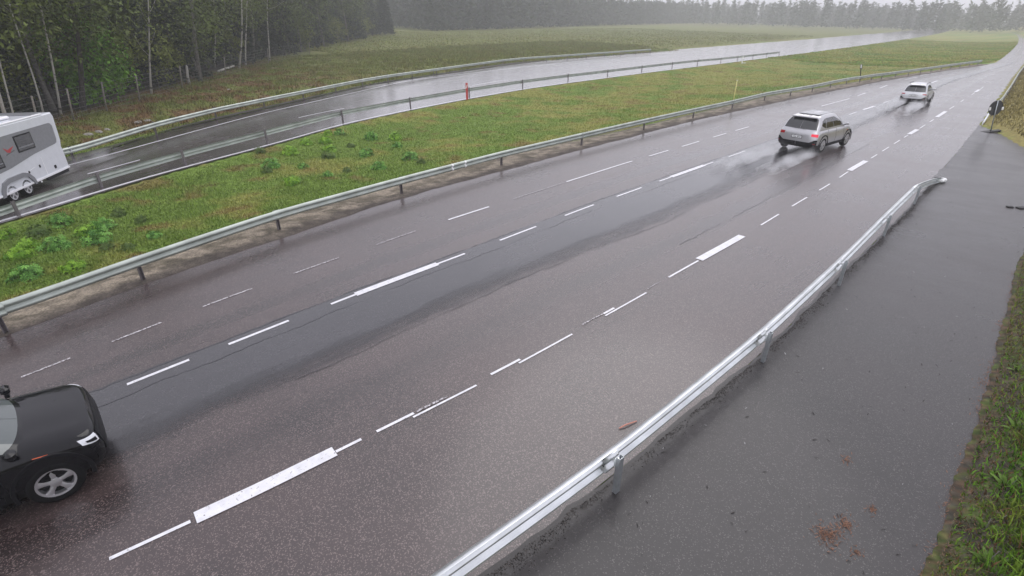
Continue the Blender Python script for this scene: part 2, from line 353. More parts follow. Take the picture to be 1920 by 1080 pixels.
# ------------------------------------------------------------------ ground
def height(x, y):
    x = np.asarray(x, float); y = np.asarray(y, float)
    z = np.full(np.broadcast(x, y).shape, -.06)
    gu, xf = GU(y), FN(y)
    s = np.clip((x - xf) / np.maximum(gu - xf, .5), 0, 1); inm = (x > xf) & (x < gu)
    zz = -.42 * np.sin(np.pi * s) ** .8 + .10 * (fbm(x * .5, y * .5) - .5) * np.minimum(1, 6 * s * (1 - s)) + .0
    z = np.where(inm, zz - .005, z)
    d = x - LE(y)
    sl = .28 + .22 * sstep(34, 46, y)
    zr = np.minimum(d * sl, 2.6 + .02 * d) * sstep(0, .25, d) + .10 * (fbm(x * .9, y * .9) - .5) * sstep(.1, 1, d)
    z = np.where(d > -.45, -.06 + .05 * sstep(-.45, 0, d) + np.where(d > 0, np.maximum(zr, 0), 0), z)
    d = FG(y) - x
    zl = .02 + .5 * sstep(1.5, 6, d) + .022 * np.maximum(d - 4, 0) * (d < 200) + np.where(d >= 200, 4.3, 0) + .35 * (fbm(x * .35, y * .35) - .5) * sstep(.8, 4, d)
    z = np.where(d > 0, zl, z)
    return z
def on_ground(a, b, lift=0.):
    z = 0.
    for _ in range(12):
        p = at(a, b, z); z = .5 * z + .5 * float(height(p[0], p[1]))
    p = at(a, b, z); p[2] = float(height(p[0], p[1])) + lift
    return p
_fp = [at(a, b, .5) for a, b in ((-60, 292), (20, 262), (75, 245), (138, 226), (200, 208), (262, 191), (342, 166), (423, 142), (503, 119), (580, 103))]
_fp = sorted([(q[0], q[1]) for q in _fp] + [(-30, -28), (-260, 95)])
def fence_y(x): return np.interp(x, [q[0] for q in _fp], [q[1] for q in _fp])
def ground_colour(x, y):
    n1 = fbm(x * .22, y * .22); n2 = fbm(x * .9 + 40, y * .9); n3 = fbm(x * 3.1, y * 3.1 + 9)
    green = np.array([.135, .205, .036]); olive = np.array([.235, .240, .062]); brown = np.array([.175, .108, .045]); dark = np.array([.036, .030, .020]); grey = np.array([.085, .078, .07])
    c = np.zeros(np.shape(x) + (3,))
    w = sstep(.45, .62, n1 * .6 + n2 * .4 + .10 * sstep(8, 40, y) - .03)[..., None]; c[:] = green * (1 - w) + olive * w
    w = (sstep(.62, .74, n2) * .6)[..., None]; c = c * (1 - w) + brown * w
    dl = FG(y) - x
    lb = sstep(0, 1.5, dl)[..., None]; gw = np.clip(sstep(.4, .6, n2) + .7 * sstep(14, 34, y), 0, 1)[..., None]; bank = brown * .85 * (1 - gw) + (olive * .45 + green * .25) * gw
    c = c * (1 - lb) + bank * lb
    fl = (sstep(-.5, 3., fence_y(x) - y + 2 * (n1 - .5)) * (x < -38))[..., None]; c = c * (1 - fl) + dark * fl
    dr = x - LE(y); rb = (sstep(-.3, .2, dr))[..., None]
    bk = dark * 1.3 * (1 - sstep(.35, .6, n2)[..., None]) + olive * .7 * sstep(.35, .6, n2)[..., None]
    far = sstep(36, 42, y)[..., None]; bk = bk * (1 - far) + (brown * .55 + olive * .55 + grey * .2) * far
    c = c * (1 - rb) + bk * rb
    return c * (.75 + .5 * n3)[..., None]

def axis(lo, hi, step, far_lo, far_hi, g=1.12):
    a = list(np.arange(lo, hi + 1e-6, step)); s = step
    while a[-1] < far_hi: s *= g; a.append(min(a[-1] + s, far_hi))
    s = step
    while a[0] > far_lo: s *= g; a.insert(0, max(a[0] - s, far_lo))
    return np.array(a)
gx = axis(-75, 8, .4, -680, 680); gy = axis(-12, 100, .45, -680, 700)
GX, GY = np.meshgrid(gx, gy); GZ = height(GX, GY); nx, ny = len(gx), len(gy)
idx = np.arange(nx * ny).reshape(ny, nx)
Q = np.stack([idx[:-1, :-1], idx[:-1, 1:], idx[1:, 1:], idx[1:, :-1]], -1).reshape(-1, 4)
g = fastmesh('ground', np.stack([GX, GY, GZ], -1).reshape(-1, 3), Q, 'ground_soil', col=ground_colour(GX, GY).reshape(-1, 3), smooth=True)
tag(g, kind='structure')

# ------------------------------------------------------------------ paved surfaces
YS = np.concatenate([np.arange(-40, 130, .5), np.arange(130, 690, 6.)])
def strip(name, funcs, us, z, material, ys=YS, sub=1, jitter=None, parent=None, zfun=None, col=None):
    """A sheet between the lines funcs; us gives the lateral coordinate in metres for the material."""
    X = np.stack([f(ys) for f in funcs], 1); U = np.array(us, float)
    if sub > 1:
        t = np.linspace(0, len(us) - 1, (len(us) - 1) * sub + 1); k = np.minimum(t.astype(int), len(us) - 2); f = t - k
        X = X[:, k] * (1 - f) + X[:, k + 1] * f; U = U[k] * (1 - f) + U[k + 1] * f
    Yv = np.repeat(ys[:, None], X.shape[1], 1)
    if jitter: X = X.copy(); X = jitter(X, Yv)
    Z = np.full_like(X, z) if zfun is None else zfun(X, Yv)
    n, m_ = X.shape; ix = np.arange(n * m_).reshape(n, m_)
    q = np.stack([ix[:-1, :-1], ix[:-1, 1:], ix[1:, 1:], ix[1:, :-1]], -1).reshape(-1, 4)
    uv = np.stack([np.broadcast_to(U, X.shape), Yv], -1).reshape(-1, 2)
    return fastmesh(name, np.stack([X, Yv, Z], -1).reshape(-1, 3), q, material, uv=uv, parent=parent, smooth=True, col=None if col is None else col(X, Yv).reshape(-1, 3))
road = tag(strip('road', [lambda y: GL(y) - .3, LL, CL, DL, RL, EL], [-9.5, -6.6, -4.3, -2.3, 0, 3.4], 0, 'road_asphalt'), kind='structure')
far_road = tag(strip('road', [lambda y: FG(y), FC, FD, lambda y: FN(y) + .05], [-9, -7.4, -3.5, .3], 0, 'far_asphalt'), kind='structure')
def jag(X, Yv):
    X[:, 0] += .10 * (vnoise(Yv[:, 0] * 1.7, Yv[:, 0] * 0) - .5); X[:, -1] += .14 * (fbm(Yv[:, 0] * .8, Yv[:, 0] * 0 + 3) - .5); return X
strip('resurfaced_strip', [lambda y: CL(y) - .24 , lambda y: CL(y) * .5 + DL(y) * .5, DL], [-4.5, -3.4, -2.3], .004, 'strip_asphalt', ys=np.arange(-40, 128, .25), jitter=jag, parent=road)
def lj(X, Yv):
    X[:, 0] += .16 * (fbm(Yv[:, 0] * 2.5, Yv[:, 0] * 0 + 7) - .5); return X
def crack(f, y0, y1, wid, seed, amp=.10):
    ys = np.arange(y0, y1, .10); j = amp * (fbm(ys * 1.1, ys * 0 + seed) - .5) + .05 * (vnoise(ys * 6, ys * 0 + seed) - .5); w_ = wid * np.clip(2.2 * fbm(ys * .8, ys * 0 + seed + 5) - .55, .0, 1)
    x = f(ys) + j; n = len(ys); mesh('crack', [(a - b, c, .0085) for a, b, c in zip(x, w_, ys)] + [(a + b, c, .0085) for a, b, c in zip(x, w_, ys)], [(i, n + i, n + i + 1, i + 1) for i in range(n - 1)], road, 'tar_seam')
crack(lambda y: DL(y) - .12, 2, 40, .012, 3, .22); crack(lambda y: CL(y) + .42, -4, 36, .015, 21, .22); crack(lambda y: CL(y) - .24, -4, 40, .03, 33, .03); crack(lambda y: RL(y) - 1.05, 14, 36, .011, 41)
lay = tag(strip('lay_by', [lambda y: EL(y) - .02, lambda y: EL(y) * .6 + LE(y) * .4, lambda y: np.maximum(LE(y), EL(y)) + .0], [0, 1.5, 4], .006, 'lay_by_asphalt', ys=np.arange(-30, 48.4, .25), jitter=lj), kind='structure')
def gz(X, Yv): q = (X - X[:, :1]) / (X[:, -1:] - X[:, :1] + 1e-6); return .003 + .05 * fbm(X * 3.2, Yv * 3.2) * np.clip(3.5 * q * (1 - q), 0, 1)
def gcol(X, Yv):
    n = fbm(X * 3.3, Yv * 1.6, 5); s = (X - X[:, :1]) / (X[:, -1:] - X[:, :1])
    sand = np.array([.23, .195, .15]); dirt = np.array([.115, .098, .07]); gr = np.array([.09, .11, .04])
    w = sstep(.42, .62, n)[..., None]; c = sand * (1 - w) + dirt * w
    e = sstep(.55, .95, s + .4 * (n - .5))[..., None]; c = c * (1 - e) + np.array([.075, .062, .052]) * e
    a = sstep(.25, 0, s + .3 * (n - .5))[..., None]; c = c * (1 - a) + gr * a
    return c * (.55 + .9 * vnoise(X * 9, Yv * 9))[..., None]
def gj(X, Yv):
    X[:, -1] += .25 * (fbm(Yv[:, 0] * .9, Yv[:, 0] * 0 + 2) - .35); return X
tag(strip('gravel_verge', [lambda y: GU(y) - .15, GL], [0, 2], 0, 'gravel', ys=np.arange(-30, 120, .15), sub=14, jitter=gj, zfun=gz, col=gcol), kind='structure')
def g2col(X, Yv):
    n = fbm(X * 1.1, Yv * .7)[..., None]; return np.array([.05, .055, .032]) * sstep(.4, .55, n) + np.array([.07, .062, .056]) * (1 - sstep(.4, .55, n))
tag(strip('gravel_verge', [lambda y: XO(y) - .5, lambda y: FG(y) + .02], [0, 2], 0, 'gravel', ys=np.arange(-20, 110, .3), sub=8, zfun=lambda X, Y_: height(X, Y_) * 0 + .03 + .05 * fbm(X * 2, Y_ * 2), col=g2col), kind='structure')
def grains(n):
    y = -4 + 34 * rng.random(n) ** 1.3; d = np.abs(rng.normal(0, 1, n)) * (.03 + .12 * fbm(y * .7, y * 0 + 4)) + .05; k = rng.random(n) < sstep(.30, .55, fbm(y * 1.9, d * 5 + 2)) * .9 + .1; y, d = y[k], d[k]; n = len(y)
    x = EL(y) + d + .10 * (fbm(y * 2.5, y * 0 + 7) - .5); r = .004 + .009 * rng.random(n) ** 2; a = rng.random(n) * 6.28; V = np.zeros((n, 4, 3))
    for j in range(3): V[:, j] = np.stack([x + r * 1.3 * np.cos(a + 2.1 * j), y + r * 1.3 * np.sin(a + 2.1 * j), np.full(n, .006)], 1)
    V[:, 3] = np.stack([x, y, .006 + r], 1); i = np.arange(n)[:, None] * 4; C = np.repeat((np.array([.030, .026, .024]) * (.4 + 2.4 * rng.random((n, 1)) ** 2))[:, None], 4, 1)
    return tag(fastmesh('road_grit', V.reshape(-1, 3), np.concatenate([i + [0, 1, 3], i + [1, 2, 3], i + [2, 0, 3]]), 'gravel', col=C.reshape(-1, 3)), kind='stuff')
grains(17000)
def bcol(X, Yv):
    n = fbm(X * 4.2, Yv * 4.2, 5); d = X - LE(Yv); moss = np.array([.070, .098, .026]); soil = np.array([.052, .048, .038]); gr = np.array([.085, .15, .022]); leaf = np.array([.10, .060, .038])
    w = sstep(.42, .6, n)[..., None]; c = soil * (1 - w) + moss * w; e = sstep(.5, 1.3, d + .8 * (n - .5))[..., None]; c = c * (1 - e) + gr * e
    l = (sstep(.28, .0, np.abs(d - .02)) * sstep(.42, .62, fbm(X * 11 + 3, Yv * 11)))[..., None] * .8; c = c * (1 - l) + leaf * l
    return c * (.45 + 1.1 * vnoise(X * 14, Yv * 14))[..., None]
def bj(X, Yv):
    X[:, 0] += .07 * (fbm(Yv[:, 0] * 1.6, Yv[:, 0] * 0 + 13) - .5) + .05 * (vnoise(Yv[:, 0] * 9, Yv[:, 0] * 0 + 2) - .5); return X
tag(strip('grass_bank', [lambda y: LE(y) - .08, lambda y: LE(y) + 3.6], [0, 4], 0, 'ground_soil', ys=np.arange(4, 40, .07), sub=46, jitter=bj, col=bcol, zfun=lambda X, Y_: np.maximum(.012, np.minimum(np.maximum(X - LE(Y_), 0) * (.28 + .22 * sstep(34, 46, Y_)), 3) + .03 + .05 * fbm(X * 4.6, Y_ * 4.6)) * sstep(-.12, .12, X - LE(Y_)) + .010), kind='structure')

# ------------------------------------------------------------------ painted markings: each stroke is a piece of its road
def dash(f, y0, y1, w, off=0., parent=None, m='paint_white', z=.009, ragged=.0):
    ys = np.linspace(y0, y1, max(2, int((y1 - y0) / .35) + 1)); ys_ = ys
    xl = f(ys) + off - w / 2; xr = f(ys) + off + w / 2
    if ragged:
        xl = xl + ragged * (rng.random(len(ys)) - .5); xr = xr + ragged * (rng.random(len(ys)) - .5)
    n = len(ys); V = [(xl[i], ys[i], z) for i in range(n)] + [(xr[i], ys[i], z) for i in range(n)]
    return mesh('painted_dash', V, [(i, n + i, n + i + 1, i + 1) for i in range(n - 1)], parent, m)
def Yof(a, b): return at(a, b)[1]
def dashes(f, pairs, w, off=0., parent=road, m='paint_white', **k):
    for a, b in pairs: dash(f, Yof(*a), Yof(*b), w, off, parent, m, **k)
# right edge line of the carriageway: thin tracing strokes and the long broad strokes
dashes(RL, [((205, 1047), (358, 980)), ((632, 850), (680, 827)), ((705, 808), (776, 775)), ((917, 700), (972, 672)), ((1130, 588), (1150, 577)), ((1253, 520), (1310, 489)), ((1425, 422), (1460, 402)), ((1485, 387), (1513, 370)), ((1535, 357), (1557, 345)), ((1573, 333), (1590, 322)), ((1633, 297), (1645, 290)), ((1655, 284), (1668, 276)), ((1676, 270), (1688, 263)), ((1694, 258), (1702, 253)), ((1724, 241), (1734, 234)), ((1742, 229), (1751, 224)), ((1779, 205), (1788, 199)), ((1800, 191), (1808, 187)), ((1820, 178), (1827, 174)), ((1837, 167), (1843, 163))], .062)
dashes(RL, [((772, 780), (890, 720)), ((967, 677), (1068, 624)), ((1130, 590), (1207, 547))], .048, .088)
dashes(RL, [((1087, 607), (1128, 588)), ((1213, 542), (1240, 526)), ((780, 772), (838, 743))], .03, -.01, m='paint_worn', z=.012, ragged=.05)
dashes(RL, [((368, 976), (630, 850)), ((1310, 487), (1393, 443)), ((1592, 320), (1624, 302)), ((1704, 252), (1720, 243)), ((1756, 220), (1774, 209)), ((1828, 173), (1836, 168))], .245, -.02, z=.013)
# lane line
dashes(CL, [((148, 757), (162, 751)), ((238, 720), (355, 675)), ((428, 645), (542, 602)), ((620, 570), (667, 552)), ((818, 495), (872, 476)), ((935, 450), (1005, 425)), ((1058, 404), (1113, 384)), ((1157, 369), (1203, 352)), ((1236, 340), (1260, 331)), ((1318, 311), (1337, 304)), ((1365, 294), (1395, 283)), ((1590, 215), (1606, 210)), ((1656, 193), (1668, 189))], .085)
dashes(CL, [((666, 552), (820, 495)), ((1258, 332), (1320, 310)), ((1618, 206), (1638, 199)), ((1702, 178), (1716, 173)), ((1765, 157), (1778, 153))], .22, z=.013)
# left dashed line
dashes(LL, [((40, 708), (132, 672)), ((210, 641), (303, 604)), ((380, 575), (473, 541)), ((550, 513), (636, 483)), ((705, 459), (780, 433)), ((963, 373), (1060, 342))], .06, m='paint_worn')
dashes(LL, [((840, 412), (917, 388)), ((1062, 341), (1185, 302)), ((1218, 293), (1252, 282)), ((1280, 275), (1310, 265)), ((1335, 257), (1362, 250)), ((1379, 245), (1405, 238))], .095)
dashes(LL, [((1540, 199), (1592, 185)), ((1610, 180), (1630, 175)), ((1660, 166), (1680, 161)), ((1720, 151), (1740, 146))], .12)
# far carriageway
def solid(f, y0, y1, w, parent, m='paint_white'):
    ys = np.arange(y0, y1, .5); n = len(ys); x = f(ys)
    return mesh('edge_line', [(a - w / 2, b, .006) for a, b in zip(x, ys)] + [(a + w / 2, b, .006) for a, b in zip(x, ys)], [(i, n + i, n + i + 1, i + 1) for i in range(n - 1)], parent, m)
solid(FC, -12, 110, .22, far_road); solid(lambda y: FE(y) + .02, -12, 110, .22, far_road)
dashes(FD, [((165, 328), (262, 299)), ((558, 220), (645, 203)), ((880, 160), (945, 150)), ((1107, 127), (1152, 122))], .16, parent=far_road, z=.006)

# ------------------------------------------------------------------ guard rails
WPROF = [(.000, .310), (.022, .306), (.070, .262), (.082, .235), (.070, .208), (.026, .176), (.014, .155), (.026, .134), (.070, .102), (.082, .075), (.070, .048), (.022, .004), (.000, .000)]
NPROF = [(d * 1.45, z * 1.05 - .008) for d, z in WPROF]
def beam_vf(path, side, prof=WPROF, th=.005, scale=None):
    """Sweep the rail profile along path (x, y, z of its lower back edge); side = +1: bulges to the right of travel."""
    P = np.asarray(path, float); T = np.gradient(P, axis=0); T[:, 2] = 0; T /= np.linalg.norm(T, axis=1, keepdims=True)
    Nn = np.stack([T[:, 1], -T[:, 0], T[:, 2] * 0], 1) * side; pr = np.array(prof)
    back = pr - np.array([th, 0]); loop = np.concatenate([pr, back[::-1]])
    k = len(loop); V = []
    for i in range(len(P)):
        s = 1 if scale is None else scale[i]
        for d, z in loop: V.append(P[i] + Nn[i] * d + np.array([0, 0, z * s]))
    F = [(i * k + a, i * k + (a + 1) % k, (i + 1) * k + (a + 1) % k, (i + 1) * k + a) for i in range(len(P) - 1) for a in range(k)]
    F += [tuple(range(k)), tuple((len(P) - 1) * k + a for a in range(k - 1, -1, -1))]
    return V, F
def chan_mesh():
    """Open channel post, 1 m long, base at the origin, opening towards +y."""
    o = [(-.05, -.03), (.05, -.03), (.05, .04), (.028, .04), (.028, .032), (.042, .032), (.042, -.022), (.010, -.022), (.006, -.012), (-.006, -.012), (-.010, -.022), (-.042, -.022), (-.042, .032), (-.028, .032), (-.028, .04), (-.05, .04)]
    n = len(o); V = [(x, y, z) for z in (-.12, 1.0) for x, y in o]
    F = [(i, (i + 1) % n, n + (i + 1) % n, n + i) for i in range(n)] + [tuple(range(n - 1, -1, -1)), tuple(range(n, 2 * n))]
    me = bpy.data.meshes.new('post'); me.from_pydata(V, [], F); return me
def bracket_mesh():
    V, F = join([boxvf((0, .055, .0), (.06, .05, .16)), tube_vf([(0, .05, .03), (0, .13, .03)], .012, 6), boxvf((.045, .07, -.05), (.05, .03, .05))])
    me = bpy.data.meshes.new('bracket'); me.from_pydata([tuple(v) for v in V], [], F); return me
def bolt_mesh():
    V, F = tube_vf([(0, -.012, 0), (0, .012, 0)], [.016, .012], 6); me = bpy.data.meshes.new('bolt'); me.from_pydata([tuple(v) for v in V], [], F); return me
def guardrail(label, posts, side, beam_m, post_m, gap=.10, zb=.42, ext=(0, 0), post_h=.72, tail=None, head=None, bolts=False, prof=WPROF, splice=0):
    """posts: world base points in order of increasing y. The beam runs on the traffic side (side +1: to the right, i.e. +x)."""
    posts = np.asarray(posts, float); root = empty('guard_rail', posts[0], 0, label, 'guardrail'); o0 = posts[0]
    T = np.gradient(posts[:, :2], axis=0); T /= np.linalg.norm(T, axis=1, keepdims=True); Nn = np.stack([T[:, 1], -T[:, 0]], 1) * side
    base = np.concatenate([posts[:, :2] + Nn * gap, posts[:, 2:] + zb], 1)
    pts = [base[0] - np.array([T[0, 0], T[0, 1], 0]) * ext[0]] if ext[0] else []
    pts += list(base)
    if ext[1]: pts.append(base[-1] + np.array([T[-1, 0], T[-1, 1], 0]) * ext[1])
    pts = np.array(pts); s = np.concatenate([[0], np.cumsum(np.linalg.norm(np.diff(pts, axis=0), axis=1))])
    t = np.arange(0, s[-1], .8); t = np.append(t, s[-1])
    path = np.stack([np.interp(t, s, pts[:, k]) for k in range(3)], 1)
    for _ in range(2):
        q = path.copy(); q[1:-1] = (path[:-2] + 2 * path[1:-1] + path[2:]) / 4; path = q
    V, F = beam_vf(path - o0, side, prof); ob = mesh('rail_beam', V, F, root, beam_m, smooth=True)
    pm, bm_, bo = chan_mesh(), bracket_mesh(), bolt_mesh(); pm.materials.append(MATS[post_m]); bm_.materials.append(MATS['galvanised']); bo.materials.append(MATS['bolt_dark'])
    for i, p in enumerate(posts):
        a = math.atan2(T[i, 1], T[i, 0])           # local +x along the rail
        po = link('post', pm, root); po.location = p - o0; po.rotation_euler = (0, 0, a if side < 0 else a + math.pi); po.scale = (1, 1, post_h)
        b = link('bracket', bm_, root); b.location = p - o0 + np.array([0, 0, zb + .155]); b.rotation_euler = po.rotation_euler
        if splice:                                  # lapped joint: a second thickness of rail at the post
            tv = np.array([T[i, 0], T[i, 1], 0]); c_ = np.array([*(p[:2] + Nn[i] * gap), p[2] + zb]) - o0; off_ = np.array([Nn[i, 0], Nn[i, 1], 0]) * (-.006 if splice < 0 else .006)
            V, F = beam_vf(np.array([c_ - tv * .17 + off_, c_ + off_, c_ + tv * .15 + off_]), side, prof); mesh('splice', V, F, root, beam_m, smooth=True)
        if bolts:
            for dx, dz in ((-.16, .235), (.10, .235), (-.14, .075)):
                q = p - o0 + np.array([T[i, 0] * dx + Nn[i, 0] * (gap + .066), T[i, 1] * dx + Nn[i, 1] * (gap + .066), zb + dz + .0])
                k = link('bolt', bo, root); k.location = q; k.rotation_euler = po.rotation_euler
    return root, path, T, Nn

# near rail between the lay-by and the road
npst = [at(*p) for p in near_px]
first = [np.array([XN(npst[0][1] - 5.0 * k) - .0, npst[0][1] - 5.0 * k, 0]) for k in (2, 1)]
first[1][:2] = [-3.27, npst[0][1] - 4.9]; first[0][:2] = [-3.30, npst[0][1] - 9.8]
nposts = first + npst
nr, npath, nT, nN = guardrail('galvanised guardrail between the wet lay-by and the road, its far end turned down', nposts, -1, 'galvanised', 'post_galvanised', gap=.12, ext=(1, 0), bolts=True, prof=NPROF, splice=-1)
e0 = npath[-1]; e1 = at(1752, 341, .16); e2 = at(1768, 340, .02)
tp = np.array([e0, e0 * .6 + e1 * .4 + [0, 0, .10], e1, e2]); tt = np.linspace(0, 3, 12)
tp = np.stack([np.interp(tt, range(4), tp[:, k]) for k in range(3)], 1); tp[:, 2] = np.interp(tt, [0, .8, 2, 3], [.42, .36, .10, -.02])
for _ in range(2): tp[1:-1] = (tp[:-2] + 2 * tp[1:-1] + tp[2:]) / 4
V, F = beam_vf(tp - nposts[0], -1, NPROF, scale=np.linspace(1, .62, len(tp))); mesh('end_section', V, F, nr, 'galvanised', smooth=True)
ec = (tp[-1] + tp[-2]) / 2 - nposts[0]; dv = tp[-1] - tp[-3]
box('end_shoe', ec + np.array([0, 0, .10]), (.42, .26, .16), nr, 'white_plastic', rz=math.atan2(dv[1], dv[0]), bev=.05)
# median rail
mp = [at(*p) for p in med_px]
yy = mp[-1][1]
mposts = [np.array([XM(y), y, 0]) for y in (mp[0][1] - 6.4, mp[0][1] - 3.2)] + mp + [np.array([XM(y), y, 0]) for y in np.arange(yy + 4.2, 118, 4.2)]
mr, mpath, mT, mN = guardrail('long weathered guardrail along the near side of the grassy median, above the sandy gravel', mposts, 1, 'galvanised_old', 'post_steel', gap=.10, zb=.44, post_h=.72, ext=(1, 1), splice=1)
for xx in (868, 901):                                               # two pale straps round the beam
    yb = at(xx, 320, .1)[1] + (0 if xx == 868 else .0)
    i = int(np.argmin(abs(mpath[:, 1] - at(xx, 350 - (xx - 860) * .24)[1]))); c = mpath[i]; tv = mpath[i + 1] - mpath[i - 1]; tv /= np.linalg.norm(tv)
    pr = [(d + .006, z * 1.02 - .003) for d, z in WPROF]
    V, F = beam_vf(np.array([c - tv * .05, c, c + tv * .05]) - mposts[0], 1, prof=pr); mesh('strap', V, F, mr, 'white_plastic')
# rails of the far carriageway
fp = [at(*p) for p in far_px]; d0 = fp[0] - fp[1]
fposts = [fp[0] + d0 * 1.0] + fp + [np.array([XF(y), y, 0]) for y in np.arange(fp[-1][1] + 7, 118, 7.)]
for p in fposts: p[2] = -float(np.interp(p[1], [-3, 0, 4, 9], [.30, .26, .12, 0.]))
guardrail('guardrail along the median side of the far carriageway, seen from behind its posts', fposts, -1, 'galvanised_old', 'post_steel', gap=.10, zb=.46, ext=(2, 0), post_h=.86)
oy = [-8, -4]; 
oposts = [np.array([XO(y), y, .0]) for y in np.concatenate([np.arange(-9, 40, 4.4), np.arange(40, 112, 6.)])]
for p in oposts: p[2] = .03
guardrail('outer guardrail at the foot of the brown forest bank across the far carriageway', oposts, 1, 'galvanised_old', 'post_steel', gap=.10, zb=.46, ext=(1, 0), post_h=.80)
rposts = [np.array([EL(y) + .22, y, 0.]) for y in np.arange(52.6, 128, 4.4)]
rr_, rpath, rT, rN = guardrail('distant guardrail on the right edge of the road beyond the round sign', rposts, -1, 'galvanised_old', 'post_steel', gap=.09, zb=.44)
e0 = rpath[0]; en = np.array([e0[0] + .45, e0[1] - 4.2, 0]); tp = np.array([en + (e0 - en) * k for k in np.linspace(0, 1, 8)]); tp[:, 2] = np.interp(np.linspace(0, 1, 8), [0, .2, 1], [.0, .05, .44])
V, F = beam_vf(tp - rposts[0], -1, scale=np.linspace(.7, 1, 8)); mesh('end_section', V, F, rr_, 'galvanised', smooth=True)

# ------------------------------------------------------------------ marker posts, sign, small things
def marker(p, h, label):
    r = empty('marker_post', p, 0, label, 'marker post')
    return r
p = at(876, 187); r = empty('marker_post', p, CAM_YAW, 'red marker post with a slanting white band, beside a rail post across the median', 'marker post')
box('board', (0, 0, .72), (.20, .03, 1.44), r, 'red_plastic', bev=.01)
mesh('band', [(-.085, -.019, .98), (.0, -.019, 1.28), (.06, -.019, 1.28), (-.025, -.019, .98)], [(0, 1, 2, 3)], r, 'white_plastic')
box('foot', (.0, .05, .35), (.08, .07, .9), r, 'post_steel')
p = on_ground(1373, 200); r = empty('marker_stake', p, CAM_YAW, 'thin pale yellow stake sticking up behind the median guardrail', 'stake')
tube('stake', [(0, 0, -.1), (0, 0, 2.05)], [.035, .03], r, 'yellow_plastic'); tube('cap', [(0, 0, 2.05), (0, 0, 2.11)], [.034, .02], r, 'white_plastic')
p = on_ground(1612, 152); r = empty('delineator_post', p, CAM_YAW, 'short dark delineator post with a white face above the distant median rail', 'delineator'); r.rotation_euler = (0, -.2, CAM_YAW)
box('stem', (0, 0, .7), (.09, .05, 1.5), r, 'trim_dark', bev=.01); box('head', (0, 0, 1.62), (.26, .06, .52), r, 'trim_dark', bev=.06); box('face', (-.03, -.035, 1.66), (.13, .012, .38), r, 'white_plastic')
p = on_ground(1391, 119); r = empty('delineator_post', p, CAM_YAW, 'short white post with a flat foot by the far carriageway rail', 'delineator')
box('stem', (0, 0, .55), (.16, .06, 1.15), r, 'white_plastic', bev=.02); box('foot', (.35, 0, .08), (.6, .14, .08), r, 'white_plastic', bev=.02)
# round sign seen from behind
p = at(1857, 248); r = empty('road_sign', p, CAM_YAW, 'round road sign seen from its dark back on a pole in a low base', 'road sign'); r.rotation_euler = (0, -.2, CAM_YAW)
tube('pole', [(0, 0, .02), (.02, 0, 1.05), (.045, 0, 1.98)], .03, r, 'post_galvanised', 8)
zc, rad = 1.52, .46; k = 28; V = []
for dy, rr2 in ((.045, rad), (.045, rad - .02), (.06, rad - .02)):
    V += [(.04 + rr2 * math.cos(2 * math.pi * i / k) * .92, dy, zc + rr2 * math.sin(2 * math.pi * i / k)) for i in range(k)]
V += [(.04 + rad * math.cos(2 * math.pi * i / k) * .92, .075, zc + rad * math.sin(2 * math.pi * i / k)) for i in range(k)]
F = [(a * k + i, a * k + (i + 1) % k, (a + 1) * k + (i + 1) % k, (a + 1) * k + i) for a in range(2) for i in range(k)] + [tuple(2 * k + i for i in range(k)), tuple(3 * k + i for i in range(k - 1, -1, -1))]
F += [(i, 3 * k + i, 3 * k + (i + 1) % k, (i + 1) % k) for i in range(k)]
mesh('sign_disc', V, F, r, 'sign_back')
for dx, dz in ((-.35, .02), (.44, -.12)): box('clamp', (.02 + dx, .03, zc + dz), (.13, .03, .20), r, 'white_plastic', bev=.02)
box('base', (0, 0, .05), (1.0, .36, .10), r, 'rubber_black', rz=-.25, bev=.03)
# orange-red strip lying behind the near rail
a, b = at(1161, 803, .02), at(1183, 794, .02); V, F = tube_vf([a, (a + b) / 2 + [0, 0, .02], b + (b - a) * .5], [.011, .014, .010], 6)
tag(mesh('plastic_strip', V, F, None, 'faded_orange'), 'orange plastic strip lying on the road just behind the near guardrail', 'litter')
c = at(1893, 389); r = empty('rubber_scrap', c, CAM_YAW, 'torn black scrap lying on the lay-by below the round sign, at the right edge', 'litter')
for i, (dx, dy, w_, h_) in enumerate(((0, 0, .22, .10), (.35, -.12, .34, .15), (.7, -.18, .3, .12))): box('scrap', (dx, dy, .03), (w_, h_ + .08, .05), r, 'rubber_black', rz=-.3 + .4 * i, bev=.02)

